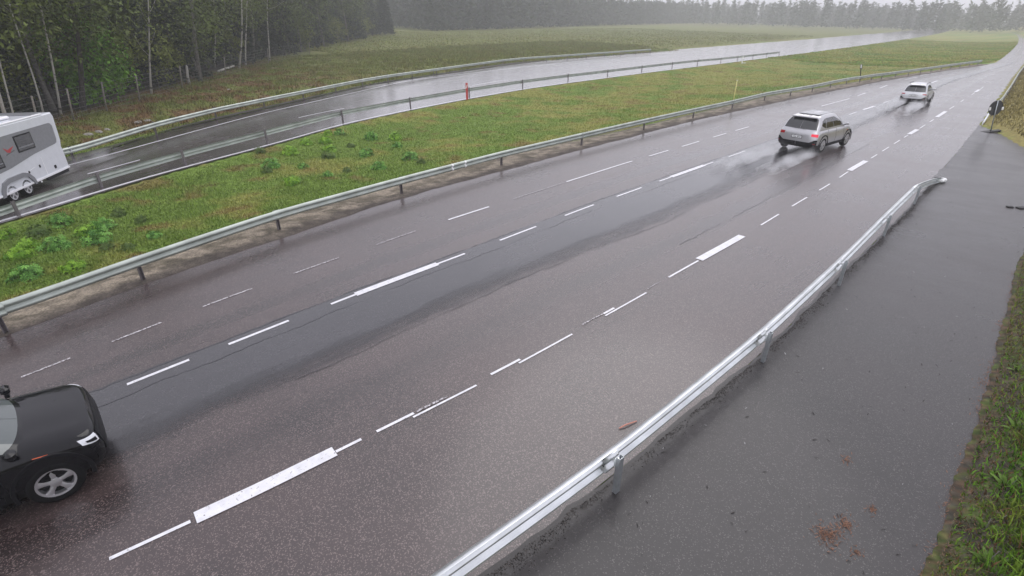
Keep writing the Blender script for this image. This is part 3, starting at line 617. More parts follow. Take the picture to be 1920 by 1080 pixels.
# ------------------------------------------------------------------ vehicles
class Surf:
    """A body skin: columns run from the front centre round the +y side to the rear centre, levels run upwards."""
    def __init__(s, levels): s.G = np.array(levels)          # (levels, columns, 3)
    def p(s, u, v):
        G = s.G; a = min(max(v, 0), G.shape[0] - 1.0001); b = min(max(u, 0), G.shape[1] - 1.0001); i, j = int(a), int(b); f, h = a - i, b - j
        return G[i, j] * (1 - f) * (1 - h) + G[i + 1, j] * f * (1 - h) + G[i, j + 1] * (1 - f) * h + G[i + 1, j + 1] * f * h
    def n(s, u, v):
        e = .15; a = s.p(u + e, v) - s.p(u - e, v); b = s.p(u, v + e) - s.p(u, v - e); n = np.cross(b, a); n /= np.linalg.norm(n) + 1e-9
        q = s.p(u, v); return n if n @ np.array([q[0] * .15, q[1], .0]) >= 0 else -n
def ring(w, f, r, lf, lr, pf, pr, zf, nside=18, nf=9, nr=9):
    """Plan outline (half): w half width, f / r front and rear ends, corner lengths lf / lr, squareness pf / pr, zf(x) height."""
    P = []
    for i in range(nf):
        t = math.pi / 2 * i / nf; P.append((f - lf + lf * math.cos(t) ** (2 / pf), w * math.sin(t) ** (2 / pf)))
    for i in range(nside + 1):
        P.append((f - lf + (r + lr - f + lf) * i / nside, w))
    for i in range(1, nr + 1):
        t = math.pi / 2 * i / nr; P.append((r + lr - lr * math.sin(t) ** (2 / pr), w * max(math.cos(t), 0) ** (2 / pr)))
    return [(x, y, zf(x)) for x, y in P]
def skin_vf(S):
    G = S.G; L_, C_ = G.shape[:2]; full = np.concatenate([G, (G * [1, -1, 1])[:, C_ - 2:0:-1]], 1); n = full.shape[1]
    V = full.reshape(-1, 3).tolist(); F = [(i * n + j, i * n + (j + 1) % n, (i + 1) * n + (j + 1) % n, (i + 1) * n + j) for i in range(L_ - 1) for j in range(n)]
    return V, F, n
def patch(S, name, u0, u1, v0, v1, off, parent, m, nu=6, nv=3, mirror=False, th=.012, vtop=None, vbot=None):
    """A piece of its own lying on the skin S, th thick, proud by off. vtop / vbot(t): edges that vary along it."""
    V, n_ = [], 0; sgn = -1 if mirror else 1
    for lay_ in (off, off - th):
        for a in range(nv + 1):
            for b in range(nu + 1):
                t = b / nu; u = u0 + (u1 - u0) * t; lo = v0 if vbot is None else vbot(t); hi = v1 if vtop is None else vtop(t)
                v = lo + (hi - lo) * a / nv; q = S.p(u, v) + S.n(u, v) * lay_; V.append((q[0], sgn * q[1], q[2]))
    k = (nu + 1) * (nv + 1); F = []
    for a in range(nv):
        for b in range(nu):
            i = a * (nu + 1) + b; f = (i, i + 1, i + nu + 2, i + nu + 1); F.append(f); F.append(tuple(x + k for x in f[::-1]))
    edge = [b for b in range(nu + 1)] + [a * (nu + 1) + nu for a in range(1, nv + 1)] + [nv * (nu + 1) + b for b in range(nu - 1, -1, -1)] + [a * (nu + 1) for a in range(nv - 1, 0, -1)]
    for a in range(len(edge)): i, j = edge[a], edge[(a + 1) % len(edge)]; F.append((i, i + k, j + k, j))
    o = mesh(name, V, F, parent, m, smooth=True)
    bmsh = o.data; bmsh.validate(); 
    import bmesh
    bm = bmesh.new(); bm.from_mesh(bmsh); bmesh.ops.recalc_face_normals(bm, faces=bm.faces); bm.to_mesh(bmsh); bm.free()
    for p_ in bmsh.polygons: p_.use_smooth = False
    return o
def clean(o, smooth_angle=35):
    import bmesh
    bm = bmesh.new(); bm.from_mesh(o.data); bmesh.ops.remove_doubles(bm, verts=bm.verts, dist=.0005); bmesh.ops.recalc_face_normals(bm, faces=bm.faces)
    for f in bm.faces: f.smooth = True
    for e in bm.edges:
        if len(e.link_faces) == 2 and e.calc_face_angle(0) > R(smooth_angle): e.smooth = False
    bm.to_mesh(o.data); bm.free(); o.data.update()
def wheel(parent, c, rad, wid, side, spokes=5):
    """c: hub; side +1 = left (+y)."""
    w = bpy.data.objects.new('wheel', None); COL.objects.link(w); w.parent = parent; w.location = c; w.empty_display_size = .1
    n = 36; rr = rad * .68
    prof = [(rr - .03, -wid * .42), (rr, -wid * .5), (rad * .90, -wid * .5), (rad * .975, -wid * .40), (rad, -wid * .25), (rad, wid * .25), (rad * .975, wid * .40), (rad * .90, wid * .5), (rr, wid * .5), (rr - .03, wid * .42)]
    V = [(a * math.cos(2 * math.pi * i / n), b, a * math.sin(2 * math.pi * i / n)) for a, b in prof for i in range(n)]
    F = [(k * n + i, k * n + (i + 1) % n, (k + 1) * n + (i + 1) % n, (k + 1) * n + i) for k in range(len(prof) - 1) for i in range(n)]
    mesh('tyre', V, F, w, 'tyre_rubber', smooth=True)
    y = side * wid * .44; parts = []
    prof = [(rr - .002, y), (rr - .002, y + side * .012), (rr - .035, y + side * .006), (rr - .045, y - side * .06)]
    V = [(a * math.cos(2 * math.pi * i / n), b, a * math.sin(2 * math.pi * i / n)) for a, b in prof for i in range(n)]
    parts.append((V, [(k * n + i, k * n + (i + 1) % n, (k + 1) * n + (i + 1) % n, (k + 1) * n + i) for k in range(3) for i in range(n)]))
    for s in range(spokes):
        a = 2 * math.pi * s / spokes + .3
        for da in (-.0,):
            ca, sa = math.cos(a), math.sin(a); wi, wo_ = .036, .058
            sec = []
            for d, hw, dep in ((.05, wi, -.012), (rr * .55, wi * .9, .0), (rr - .03, wo_, -.004)):
                for t_, e in ((-1, 0), (0, .012), (1, 0), (1, -.035), (-1, -.035)):
                    sec.append((ca * d - sa * hw * t_, y + side * (dep + e), sa * d + ca * hw * t_))
            parts.append((sec, [(k * 5 + i, k * 5 + (i + 1) % 5, k * 5 + 5 + (i + 1) % 5, k * 5 + 5 + i) for k in range(2) for i in range(5)]))
    hub = [(h * math.cos(2 * math.pi * i / 12), y + side * d, h * math.sin(2 * math.pi * i / 12)) for h, d in ((.075, -.03), (.075, .004), (.05, .012)) for i in range(12)]
    parts.append((hub, [(k * 12 + i, k * 12 + (i + 1) % 12, k * 12 + 12 + (i + 1) % 12, k * 12 + 12 + i) for k in range(2) for i in range(12)] + [tuple(24 + i for i in range(12))]))
    V, F = join(parts); o = mesh('rim', V, F, w, 'alloy'); clean(o, 30)
    V = [(.0, y - side * .065, 0)] + [((rr - .03) * math.cos(2 * math.pi * i / n), y - side * .065, (rr - .03) * math.sin(2 * math.pi * i / n)) for i in range(n)]
    mesh('brake_disc', V, [(0, 1 + i, 1 + (i + 1) % n) for i in range(n)], w, 'trim_dark')
    return w
def suv(loc, rz, label, paint, L=4.70, W=1.90, H=1.66, wb=2.85, fo=.88, wr=.36, front=True, lit=True, roof_glass=True, rails=False, glass_front='screen_glass', bon=1.12, pf=2.5, lfk=1.):
    """x forward, origin on the ground midway between the axles."""
    root = empty('car', loc, rz, label, 'car'); xf = wb / 2 + fo; xr = xf - L; w = W / 2
    zh = .98 * H / 1.66; zb = 1.03 * H / 1.66      # bonnet top, belt line
    def zl(zc, zfr, zre):
        def f(x):
            a = sstep(xf - 1.15, xf - .1, x); b = sstep(xr + .4, xr, x); return float(zc + (zfr - zc) * a + (zre - zc) * b)
        return f
    lv = [ring(w * .86, xf - .16 * lfk, xr + .14, .55 * lfk, .30, pf, 3.4, zl(.24, .26, .33)),
          ring(w * .95, xf - .06, xr + .05, .58 * lfk, .32, pf, 3.6, zl(.30, .32, .40)),
          ring(w * .985, xf - .01, xr + .01, .60 * lfk, .32, pf, 3.6, zl(.46, .45, .50)),
          ring(w, xf, xr, .62 * lfk, .32, pf, 3.6, zl(.62, .58, .62)),
          ring(w * .995, xf - .02, xr + .02, .64 * lfk, .33, pf, 3.6, zl(.78, .68, .80)),
          ring(w * .975, xf - .05 * lfk, xr + .04, .66 * lfk, .34, pf, 3.6, zl(.90, .77, .93)),
          ring(w * .945, xf - .10 * lfk, xr + .08, .68 * lfk, .36, pf, 3.6, zl(zb - .05, .84, zb - .05)),
          ring(w * .90, xf - .17 * lfk, xr + .12, .70 * lfk, .38, pf, 3.6, zl(zb, .885, zb))]
    S = Surf(lv)
    V, F, n = skin_vf(S); C_ = S.G.shape[1]; top = S.G[-1]
    # deck: bonnet with a raised centre and two soft creases, and the (hidden) floor of the cabin
    base = len(V) - n; rows = []
    tr = (.94, .80, .60, .30, 0.)
    lift = (.012, .045, .040, .055, .060)
    grid = [[base + j for j in range(C_)]]
    for t_, h in zip(tr, lift):
        row = []
        for j in range(C_):
            q = top[j]; fr = sstep(xf - .02, xf - .45, q[0]) * sstep(xr, xr + .3, q[0]); row.append(len(V)); V.append((q[0] - (.0 if t_ > .9 else .0), q[1] * t_, q[2] + h * fr + .004 * (1 - t_)))
        grid.append(row)
    for a in range(len(grid) - 1):
        for j in range(C_ - 1): F.append((grid[a][j], grid[a][j + 1], grid[a + 1][j + 1], grid[a + 1][j]))
    mirror_of = {}
    for a in range(len(grid)):
        for j in range(C_):
            if a == 0: mirror_of[grid[a][j]] = base + (0 if j == 0 else (n - j) % n)
            elif a == len(grid) - 1: mirror_of[grid[a][j]] = grid[a][j]
            else: q = V[grid[a][j]]; mirror_of[grid[a][j]] = len(V); V.append((q[0], -q[1], q[2]))
    for a in range(len(grid) - 1):
        for j in range(C_ - 1): F.append(tuple(mirror_of[i] for i in (grid[a + 1][j], grid[a + 1][j + 1], grid[a][j + 1], grid[a][j])))
    F.append(tuple(range(n - 1, -1, -1)))
    body = mesh('body', V, F, root, [paint, 'trim_dark']); clean(body, 50)
    # wheel housings are cut out of the body
    axl = [(wb / 2, 1), (wb / 2, -1), (-wb / 2, 1), (-wb / 2, -1)]
    cut = []
    for x, s_ in axl:
        v, f = tube_vf([(x, s_ * (w - .34), wr + .02), (x, s_ * (w + .2), wr + .02)], wr + .075, 28); cut.append((v, f))
    V2, F2 = join(cut); co = mesh('cutter', V2, F2); clean(co, 40)
    md = body.modifiers.new('b', 'BOOLEAN'); md.operation = 'DIFFERENCE'; md.object = co; md.solver = 'EXACT'
    dg = bpy.context.evaluated_depsgraph_get(); me2 = bpy.data.meshes.new_from_object(body.evaluated_get(dg)); body.modifiers.clear(); old = body.data; body.data = me2; bpy.data.meshes.remove(old)
    mc = co.data; bpy.data.objects.remove(co); bpy.data.meshes.remove(mc)
    me2.materials.clear(); me2.materials.append(MATS[paint]); me2.materials.append(MATS['trim_dark'])
    for p_ in me2.polygons:
        c = p_.center; inw = any(math.hypot(c[0] - x, c[2] - wr - .02) < wr + .07 and abs(c[1]) < w * .985 and c[1] * s_ > 0 for x, s_ in axl)
        p_.material_index = 1 if (inw or (c[2] < .44 and abs(p_.normal[2]) < .9) or c[2] < .30) else 0
    # arch trims
    for x, s_ in axl:
        k = 22; V3 = []
        for i in range(k + 1):
            t_ = R(-14) + R(208) * i / k
            for rr3, yy3 in ((wr + .07, w - .015), (wr + .075, w + .012), (wr + .125, w + .008), (wr + .13, w - .02)):
                V3.append((x + rr3 * math.cos(t_), s_ * yy3, wr + .02 + rr3 * math.sin(t_)))
        F3 = [(i * 4 + a, i * 4 + (a + 1) % 4, i * 4 + 4 + (a + 1) % 4, i * 4 + 4 + a) for i in range(k) for a in range(4)] + [(0, 1, 2, 3), (k * 4 + 3, k * 4 + 2, k * 4 + 1, k * 4)]
        ar = mesh('arch_trim', V3, F3, root, 'trim_dark'); clean(ar, 40)
        wheel(root, (x, s_ * (w - .115), wr), wr, .235, s_)
    # cabin
    cz = [zb - .05, zb + .05, zb + .30 * (H - zb) / .62, H - .14, H - .06, H - .015]
    xfb, xft = xf - bon, xf - bon - .9; xrb, xrt = xr + .12, xr + .46
    def cab(k, wd, e=0.):
        t_ = (cz[k] - cz[0]) / (cz[3] - cz[0]); fx = xfb + (xft - xfb) * t_ ** 1.05 - e; rx = xrb + (xrt - xrb) * t_ ** 1.2 + e
        return ring(wd, fx, rx, .34, .22, 2.6, 3.2, lambda x: cz[k] - (.05 * sstep(xr + 1.5, xr + .5, x) if k >= 3 else 0), nside=18)
    G = Surf([cab(0, w * .925), cab(1, w * .90), cab(2, w * .835), cab(3, w * .725), cab(4, w * .675, .04), cab(5, w * .58, .16)])
    V, F, n = skin_vf(G); base = len(V) - n; C2 = G.G.shape[1]; tp_ = G.G[-1]
    grid = [[base + j for j in range(C2)]]
    for t_, h in ((.66, .012), (.33, .018), (0, .020)):
        row = []
        for j in range(C2): q = tp_[j]; row.append(len(V)); V.append((q[0], q[1] * t_, q[2] + h))
        grid.append(row)
    mo = {}
    for a in range(4):
        for j in range(C2):
            if a == 0: mo[grid[a][j]] = base + (0 if j == 0 else (n - j) % n)
            elif a == 3: mo[grid[a][j]] = grid[a][j]
            else: q = V[grid[a][j]]; mo[grid[a][j]] = len(V); V.append((q[0], -q[1], q[2]))
    for a in range(3):
        for j in range(C2 - 1):
            f = (grid[a][j], grid[a][j + 1], grid[a + 1][j + 1], grid[a + 1][j]); F.append(f); F.append(tuple(mo[i] for i in f[::-1]))
    cabin = mesh('cabin', V, F, root, paint); clean(cabin, 50)
    nf, ns = 9, 18; last = nf + ns + 9
    patch(G, 'windscreen', .02, 7.0, 1.05, 2.98, .006, root, glass_front, 8, 6); patch(G, 'windscreen', .02, 7.0, 1.05, 2.98, .006, root, glass_front, 8, 6, mirror=True)
    for mi in (False, True):
        patch(G, 'side_window', nf + .6, nf + 7.2, 1.1, 2.95, .006, root, 'car_glass', 6, 4, mi, vtop=lambda t: 1.75 + 1.2 * min(1, t * 2.6) ** .8)
        patch(G, 'side_window', nf + 7.55, nf + 13.4, 1.1, 2.95, .006, root, 'car_glass', 6, 4, mi)
        patch(G, 'side_window', nf + 13.8, nf + 17.3, 1.1, 2.95, .006, root, 'car_glass', 5, 4, mi, vtop=lambda t: 2.95 - .55 * t ** 2, vbot=lambda t: 1.1 + .5 * t)
        patch(G, 'rear_window', nf + ns + 3.4, last - .02, .85, 3.02, .010, root, 'car_glass', 8, 5, mi)
        if roof_glass: pass
    if roof_glass:
        x0, x1 = xrt + .32, xft - .30; y0 = w * .50; zz = H - .012
        box('roof_window', ((x0 + x1) / 2, 0, zz + .004), (x1 - x0, 2 * y0, .024), root, 'roof_glass', bev=.008)
    sp = box('spoiler', (xrt - .05, 0, H - .115), (.24, w * 1.22, .045), root, paint, bev=.015)
    if rails:
        for s_ in (-1, 1): tube('roof_rail', [(xrt + .25, s_ * w * .655, H - .04), (xrt + .4, s_ * w * .655, H + .03), (xft - .35, s_ * w * .655, H + .03), (xft - .2, s_ * w * .655, H - .04)], .018, root, 'trim_dark', 6)
    for mi in (False, True):
        s_ = -1 if mi else 1
        # front
        patch(S, 'headlight', 4.7, 8.2, 4.2, 6.1, .012, root, 'lamp_clear', 6, 3, mi, vbot=lambda t: 4.15 + .75 * t, vtop=lambda t: 5.75 + .35 * t)
        patch(S, 'lamp_insert', 5.3, 7.5, 4.5, 5.3, .020, root, 'trim_dark', 4, 2, mi, vbot=lambda t: 4.5 + .55 * t, vtop=lambda t: 5.1 + .35 * t)
        patch(S, 'lamp_insert', 4.9, 7.9, 3.75, 4.0, .012, root, 'trim_dark', 4, 1, mi)
        patch(S, 'intake', 4.6, 7.2, 1.6, 3.3, .010, root, 'trim_dark', 5, 3, mi, vtop=lambda t: 2.6 + .8 * t)
        patch(S, 'grille', .02, 3.9, 2.0, 5.7, .012, root, 'trim_dark', 5, 4, mi)
        # rear
        e = last
        patch(S, 'tail_light', e - 7.2, e - 3.1, 4.75, 5.5, .014, root, 'lamp_red_lit' if (lit and mi) else 'lamp_red', 6, 3, mi, vbot=lambda t: 4.75 + .1 * t)
        patch(S, 'reflector', e - 6.2, e - 4.6, 2.3, 2.5, .012, root, 'lamp_red', 3, 1, mi)
        patch(S, 'bumper_insert', e - 7.4, e - .02, .3, 1.9, .012, root, 'trim_dark', 8, 3, mi, vtop=lambda t: 3.7 - .9 * min(1, max(0, t - .3) * 3))
        patch(S, 'side_marker', nf + 1.2, nf + 2.0, 5.05, 5.25, .008, root, 'lamp_orange', 2, 1, mi)
        for u in (nf + 6.6, nf + 11.9): patch(S, 'door_handle', u, u + .95, 5.15, 5.32, .03, root, paint, 2, 1, mi)
        for u in (nf + 3.9, nf + 8.7, nf + 13.6): patch(S, 'door_seam', u, u + .07, 1.6, 6.9, .004, root, 'trim_dark', 1, 6, mi)
        patch(S, 'sill_trim', nf + 4.2, nf + 12.8, .6, 2.0, .012, root, 'trim_dark', 8, 2, mi)
        mx, my = xfb - .28, s_ * (w * .93)
        box('mirror', (mx, my + s_ * .08, zb + .10), (.12, .20, .14), root, paint, bev=.04); box('mirror_arm', (mx + .01, my, zb + .045), (.06, .14, .05), root, 'trim_dark')
    q = S.p(last - .001, 4.05)
    pl = box('number_plate', (q[0] - .018, 0, q[2] + .02), (.018, .52, .115), root, 'plate_white', bev=.006); box('plate_frame', (q[0] - .010, 0, q[2] + .02), (.018, .56, .155), root, 'trim_dark')
    for i in range(6): box('smudged_letter', (q[0] - .0285, -.19 + i * .065 + (.045 if i > 2 else 0), q[2] + .02), (.003, .035, .055 - .012 * (i % 2)), pl, 'trim_dark')
    V, F = tube_vf([(q[0] - .005, 0, S.p(last - .01, 5.0)[2]), (q[0] - .028, 0, S.p(last - .01, 5.0)[2])], [.048, .044], 16); mesh('emblem', V, F, root, 'alloy')
    return root, S, G

# black car, bottom left, driving away to the right
fw = at(124, 937); hd = math.atan2(1.0, -.05); Wb, wbb = 1.90, 2.82
c, s_ = math.cos(hd), math.sin(hd); loc = np.array([fw[0] - c * wbb / 2 - s_ * (Wb / 2 - .01), fw[1] - s_ * wbb / 2 + c * (Wb / 2 - .01), .01])
suv(loc, hd, 'glossy black car at the lower left corner, only its front half in view', 'black_paint', W=Wb, wb=wbb, L=4.60, H=1.60, fo=.72, lit=False, wr=.355, roof_glass=False, bon=.70, pf=3.8, lfk=.55)
# silver car
rw = at(1540, 288); fw = at(1581, 273); hd = math.atan2(fw[1] - rw[1], fw[0] - rw[0]); Wb, wbb = 2.14, 2.90; hd -= .06; mid = (rw + fw) / 2
c, s_ = math.cos(hd), math.sin(hd); loc = np.array([mid[0] - s_ * (Wb / 2 - .01), mid[1] + c * (Wb / 2 - .01), .01])
suv(loc, hd, 'silver car driving away in spray, its right tail light lit red', 'silver_paint', W=Wb, wb=wbb, L=4.70, H=1.93, wr=.40)
# distant pale car
rw = at(1733, 199); hd = math.atan2(1., -.09); Wb, wbb = 1.82, 2.65
c, s_ = math.cos(hd), math.sin(hd); loc = np.array([rw[0] + c * wbb / 2 - s_ * (Wb / 2 - .01), rw[1] + s_ * wbb / 2 + c * (Wb / 2 - .01), .01])
suv(loc, hd, 'small pale silver car in the distance ahead of the larger silver car', 'white_silver_paint', W=Wb, wb=wbb, L=4.35, H=1.74, lit=False, wr=.35, roof_glass=False, rails=True)

# caravan with a tandem axle on the far carriageway (only its rear half is in view)
z0, z1 = .40, 2.80
rb = at(131, 313, z0); wv = at(60, 345, z0); d = (wv - rb)[:2]; d /= np.linalg.norm(d); hd = math.atan2(d[1], d[0])
root = empty('caravan', (rb[0], rb[1], 0), hd, 'white twin-axle caravan with grey window bands on the far carriageway', 'caravan')
LC, WC = 7.2, 2.4       # local: x forward from the rear left corner, body on the -y side of the left wall (y = 0)
prof = [(0.05, z0), (.0, z0 + .10), (-.03, 1.15), (.0, 1.35), (-.12, 1.60), (-.20, 2.2), (-.27, z1 - .12), (-.20, z1), (LC - .35, z1), (LC, 2.2), (LC, z0)]
def extr(prof, y0, y1, ch=.05):
    n = len(prof); cx, cz_ = np.mean([q[0] for q in prof]), np.mean([q[1] for q in prof])
    ins = [(x + (.05 if x < cx else -.05), z - (.05 if z > cz_ + .5 else 0)) for x, z in prof]
    V = [(x, y0, z) for x, z in ins] + [(x, y0 - ch, z) for x, z in prof] + [(x, y1 + ch, z) for x, z in prof] + [(x, y1, z) for x, z in ins]
    F = [tuple(range(n)), tuple(range(4 * n - 1, 3 * n - 1, -1))]
    for k in range(3): F += [(k * n + i, k * n + (i + 1) % n, (k + 1) * n + (i + 1) % n, (k + 1) * n + i) for i in range(n)]
    return V, F
side = -1 if True else 1
# the wall towards the camera is on the +y side of the travel direction when travelling left: check by the camera's position
camv = np.array([0 - rb[0], 0 - rb[1]]); left = np.array([-d[1], d[0]]); sg = 1 if camv @ left > 0 else -1   # outward side of the visible wall
V, F = extr(prof, 0, -WC); V = [(x, sg * y, z) for x, y, z in V]; o = mesh('body', V, F, root, 'caravan_white'); clean(o, 30)
def cbox(name, x, y, z, sx, sy, sz, m, bev=0., par=None): return box(name, (x, sg * y, z), (sx, sy, sz), par or root, m, bev=bev)
cbox('bottom_rail', LC * .5 - 0., .012, z0 + .03, LC - .05, .04, .07, 'caravan_trim')
# grey window band, rising to a rounded rear end
def panel(name, pts, y, th, m, par=root):
    n = len(pts); V = [(x, sg * y, z) for x, z in pts] + [(x, sg * (y + th), z) for x, z in pts]
    o = mesh(name, V, [tuple(range(n)), tuple(range(2 * n - 1, n - 1, -1))] + [(i, (i + 1) % n, n + (i + 1) % n, n + i) for i in range(n)], par, m); clean(o, 30); return o
panel('window_band', [(.20, 2.38), (.12, 2.28), (.18, 1.72), (.26, 1.58), (.42, 1.54), (2.0, 1.44), (3.6, 1.24), (5.2, 1.15), (6.8, 1.2), (6.8, 2.42), (.30, 2.42)], .0, .012, 'caravan_grey')
for x0, x1, za, zb_ in ((1.78, 2.78, 1.72, 2.26), (3.92, 5.0, 1.40, 2.10)):
    f = panel('window', [(x0 - .05, za - .05), (x1 + .05, za - .05), (x1 + .05, zb_ + .05), (x0 - .05, zb_ + .05)], .012, .012, 'trim_dark')
    panel('pane', [(x0, za), (x1, za), (x1, zb_), (x0, zb_)], .024, .006, 'car_glass', f); panel('bar', [(x0 + .02, za + .10), (x1 - .02, za + .10), (x1 - .02, za + .14), (x0 + .02, za + .14)], .030, .008, 'caravan_grey', f)
panel('emblem', [(3.60, 2.02), (3.38, 1.90), (3.22, 1.94), (2.98, 1.98), (3.2, 1.86), (3.3, 1.78), (3.45, 1.82)], .012, .006, 'emblem_red')
panel('lettering', [(3.56, 1.72), (3.02, 1.80), (3.02, 1.84), (3.56, 1.76)], .012, .005, 'caravan_letter')
panel('panel_seam', [(1.64, z0 + .06), (1.67, z0 + .06), (1.67, 1.24), (1.64, 1.24)], .0, .004, 'caravan_trim'); panel('panel_seam', [(2.25, .95), (2.9, .86), (2.9, .88), (2.25, .97)], .0, .004, 'caravan_trim')
cbox('vent_cover', .98, .005, .66, .14, .03, .14, 'trim_dark', .01); cbox('socket', 1.95, .005, .92, .09, .03, .12, 'trim_dark', .01); cbox('socket', 2.72, .005, .86, .08, .03, .10, 'trim_dark', .01)
cbox('skirt', .85, -.10, z0 - .09, 1.6, .10, .16, 'trim_dark'); cbox('hitch_lamp', 2.28, .03, z0 - .06, .08, .05, .08, 'white_plastic', .02)
# wheels and arch
wx = [3.15, 4.05]
for x in wx:
    for yy_ in (-.10, -WC + .10): wheel(root, (x, sg * yy_, .34), .34, .2, sg if yy_ > -1 else -sg)
arch = [(2.55, z0 - .05), (2.62, .62), (2.85, .86), (3.15, .95), (4.05, .95), (4.4, .86), (4.62, .62), (4.72, z0 - .05), (4.55, z0 - .05), (4.45, .55), (4.3, .72), (4.05, .78), (3.15, .78), (2.92, .72), (2.78, .55), (2.70, z0 - .05)]
V = [(x, sg * .0, z) for x, z in arch] + [(x, sg * .06, z) for x, z in arch]; n = len(arch); h = n // 2
F = [(i, i + 1, n - 2 - i, n - 1 - i) for i in range(h - 1)] + [(n + n - 1 - i, n + n - 2 - i, n + i + 1, n + i) for i in range(h - 1)] + [(i, (i + 1) % n, n + (i + 1) % n, n + i) for i in range(n)]
o = mesh('wheel_arch', V, F, root, 'caravan_grey'); clean(o, 30)
cbox('wheel_well', 3.6, -.04, .60, 1.62, .07, .50, 'rubber_black', .1)
# roof: pale edge rails, a dark roof panel at the rear, hatch and solar panels
for yy_ in (-.06, -WC + .06): cbox('roof_rail', LC * .5 + .1, yy_, z1 + .02, LC - .7, .10, .06, 'caravan_trim', .02)
cbox('roof_panel', .36, -WC * .5, z1 + .02, .78, WC - .5, .035, 'caravan_grey', .01); cbox('roof_hatch', 1.95, -WC * .42, z1 + .07, .9, .8, .12, 'caravan_trim', .04); cbox('roof_hatch', 3.5, -WC * .5, z1 + .05, .5, .5, .08, 'caravan_grey', .02); cbox('solar_panel', 2.8, -WC * .72, z1 + .04, 1.5, .55, .04, 'caravan_grey', .01); cbox('solar_panel', 4.9, -WC * .45, z1 + .05, 1.2, .9, .06, 'caravan_trim', .02)
for yy_ in (-.3, -WC + .3): box('tail_light', (-.015, sg * yy_, .85), (.04, .28, .20), root, 'lamp_red', bev=.015)
box('rear_bumper', (-.01, -sg * WC / 2, z0 + .06), (.10, WC - .1, .16), root, 'caravan_trim', bev=.03); box('rear_window', (-.16, -sg * WC / 2, 1.95), (.03, WC - .7, .5), root, 'car_glass', bev=.01); cbox('chassis', LC * .5, -WC * .5, z0 - .07, LC - .8, .9, .14, 'trim_dark')

# ------------------------------------------------------------------ grass and herbs
def blades(name, X, Y_, Z, h, w, col, lean=.35, kind='stuff', label=None):
    n = len(X); a = rng.random(n) * 2 * math.pi; b = rng.random(n) * 2 * math.pi
    dx, dy = np.cos(a) * w / 2, np.sin(a) * w / 2; lx, ly = np.cos(b) * lean * h * rng.random(n), np.sin(b) * lean * h * rng.random(n)
    V = np.zeros((n, 5, 3)); C = np.zeros((n, 5, 3))
    V[:, 0] = np.stack([X - dx, Y_ - dy, Z - .02], 1); V[:, 1] = np.stack([X + dx, Y_ + dy, Z - .02], 1)
    V[:, 2] = np.stack([X - dx * .7 + lx * .4, Y_ - dy * .7 + ly * .4, Z + h * .6], 1); V[:, 3] = np.stack([X + dx * .7 + lx * .4, Y_ + dy * .7 + ly * .4, Z + h * .6], 1)
    V[:, 4] = np.stack([X + lx, Y_ + ly, Z + h * (.8 + .2 * rng.random(n))], 1)
    C[:] = col[:, None]
    i = np.arange(n)[:, None] * 5; T = np.concatenate([i + [0, 1, 3], i + [0, 3, 2], i + [2, 3, 4]], 0)
    o = fastmesh(name, V.reshape(-1, 3), T, 'blades', col=C.reshape(-1, 3)); return tag(o, label, kind=kind)
def scatter(n, ylo, yhi, xlo, xhi, dens=None, ypow=1.):
    y = ylo + (yhi - ylo) * rng.random(n) ** ypow; a, b = xlo(y), xhi(y); x = a + (b - a) * rng.random(n)
    if dens is not None: k = rng.random(n) < dens(x, y); x, y = x[k], y[k]
    return x, y
x, y = scatter(300000, -7, 112, lambda y: FN(y) + .25, lambda y: GU(y) + .25, ypow=1.5)
gc = ground_colour(x, y); n2 = fbm(x * .9 + 40, y * .9); n4 = fbm(x * .35 + 9, y * .35 + 4)
hh = (.03 + .10 * rng.random(len(x)) * (.4 + n4)); tint = (.82 + .45 * rng.random(len(x)))[:, None]
edge = np.minimum((x - FN(y)), (GU(y) + .25 - x)); hh *= np.clip(.4 + edge * .5, .4, 1)
gcol_ = gc * tint * np.where(rng.random(len(x)) < .12, 1.35, 1.)[:, None]
blades('grass', x, y, height(x, y), hh, .016 + .018 * rng.random(len(x)), gcol_, 1.2)
# right bank close by
x, y = scatter(90000, 4, 30, lambda y: LE(y) + .02, lambda y: LE(y) + 3.2, dens=lambda x, y: .50 + .50 * sstep(.25, 1.1, x - LE(y) + .5 * (fbm(x * 1.4, y * 1.4) - .5)), ypow=1.3)
n1 = fbm(x * 1.1, y * 1.1); e = sstep(.1, .9, x - LE(y))
c1 = np.array([.10, .22, .018]); c2 = np.array([.18, .23, .035]); c3 = np.array([.13, .075, .035])
w = sstep(.4, .62, n1)[:, None]; cc = c1 * (1 - w) + c2 * w; k = (rng.random(len(x)) > (.70 + .28 * e))[:, None]; cc = np.where(k, c3, cc) * (.6 + .8 * rng.random(len(x)))[:, None]
blades('grass', x, y, height(x, y) + .06, (.04 + .08 * rng.random(len(x)) + .30 * rng.random(len(x)) * e ** 1.5), .014 + .018 * rng.random(len(x)), cc, 1.2)
# distant right bank
x, y = scatter(30000, 36, 110, lambda y: LE(y) + .5, lambda y: LE(y) + 9, ypow=1.2)
blades('grass', x, y, height(x, y), .06 + .18 * rng.random(len(x)), .05 + .04 * rng.random(len(x)), ground_colour(x, y) * (.7 + .6 * rng.random(len(x)))[:, None], .9)
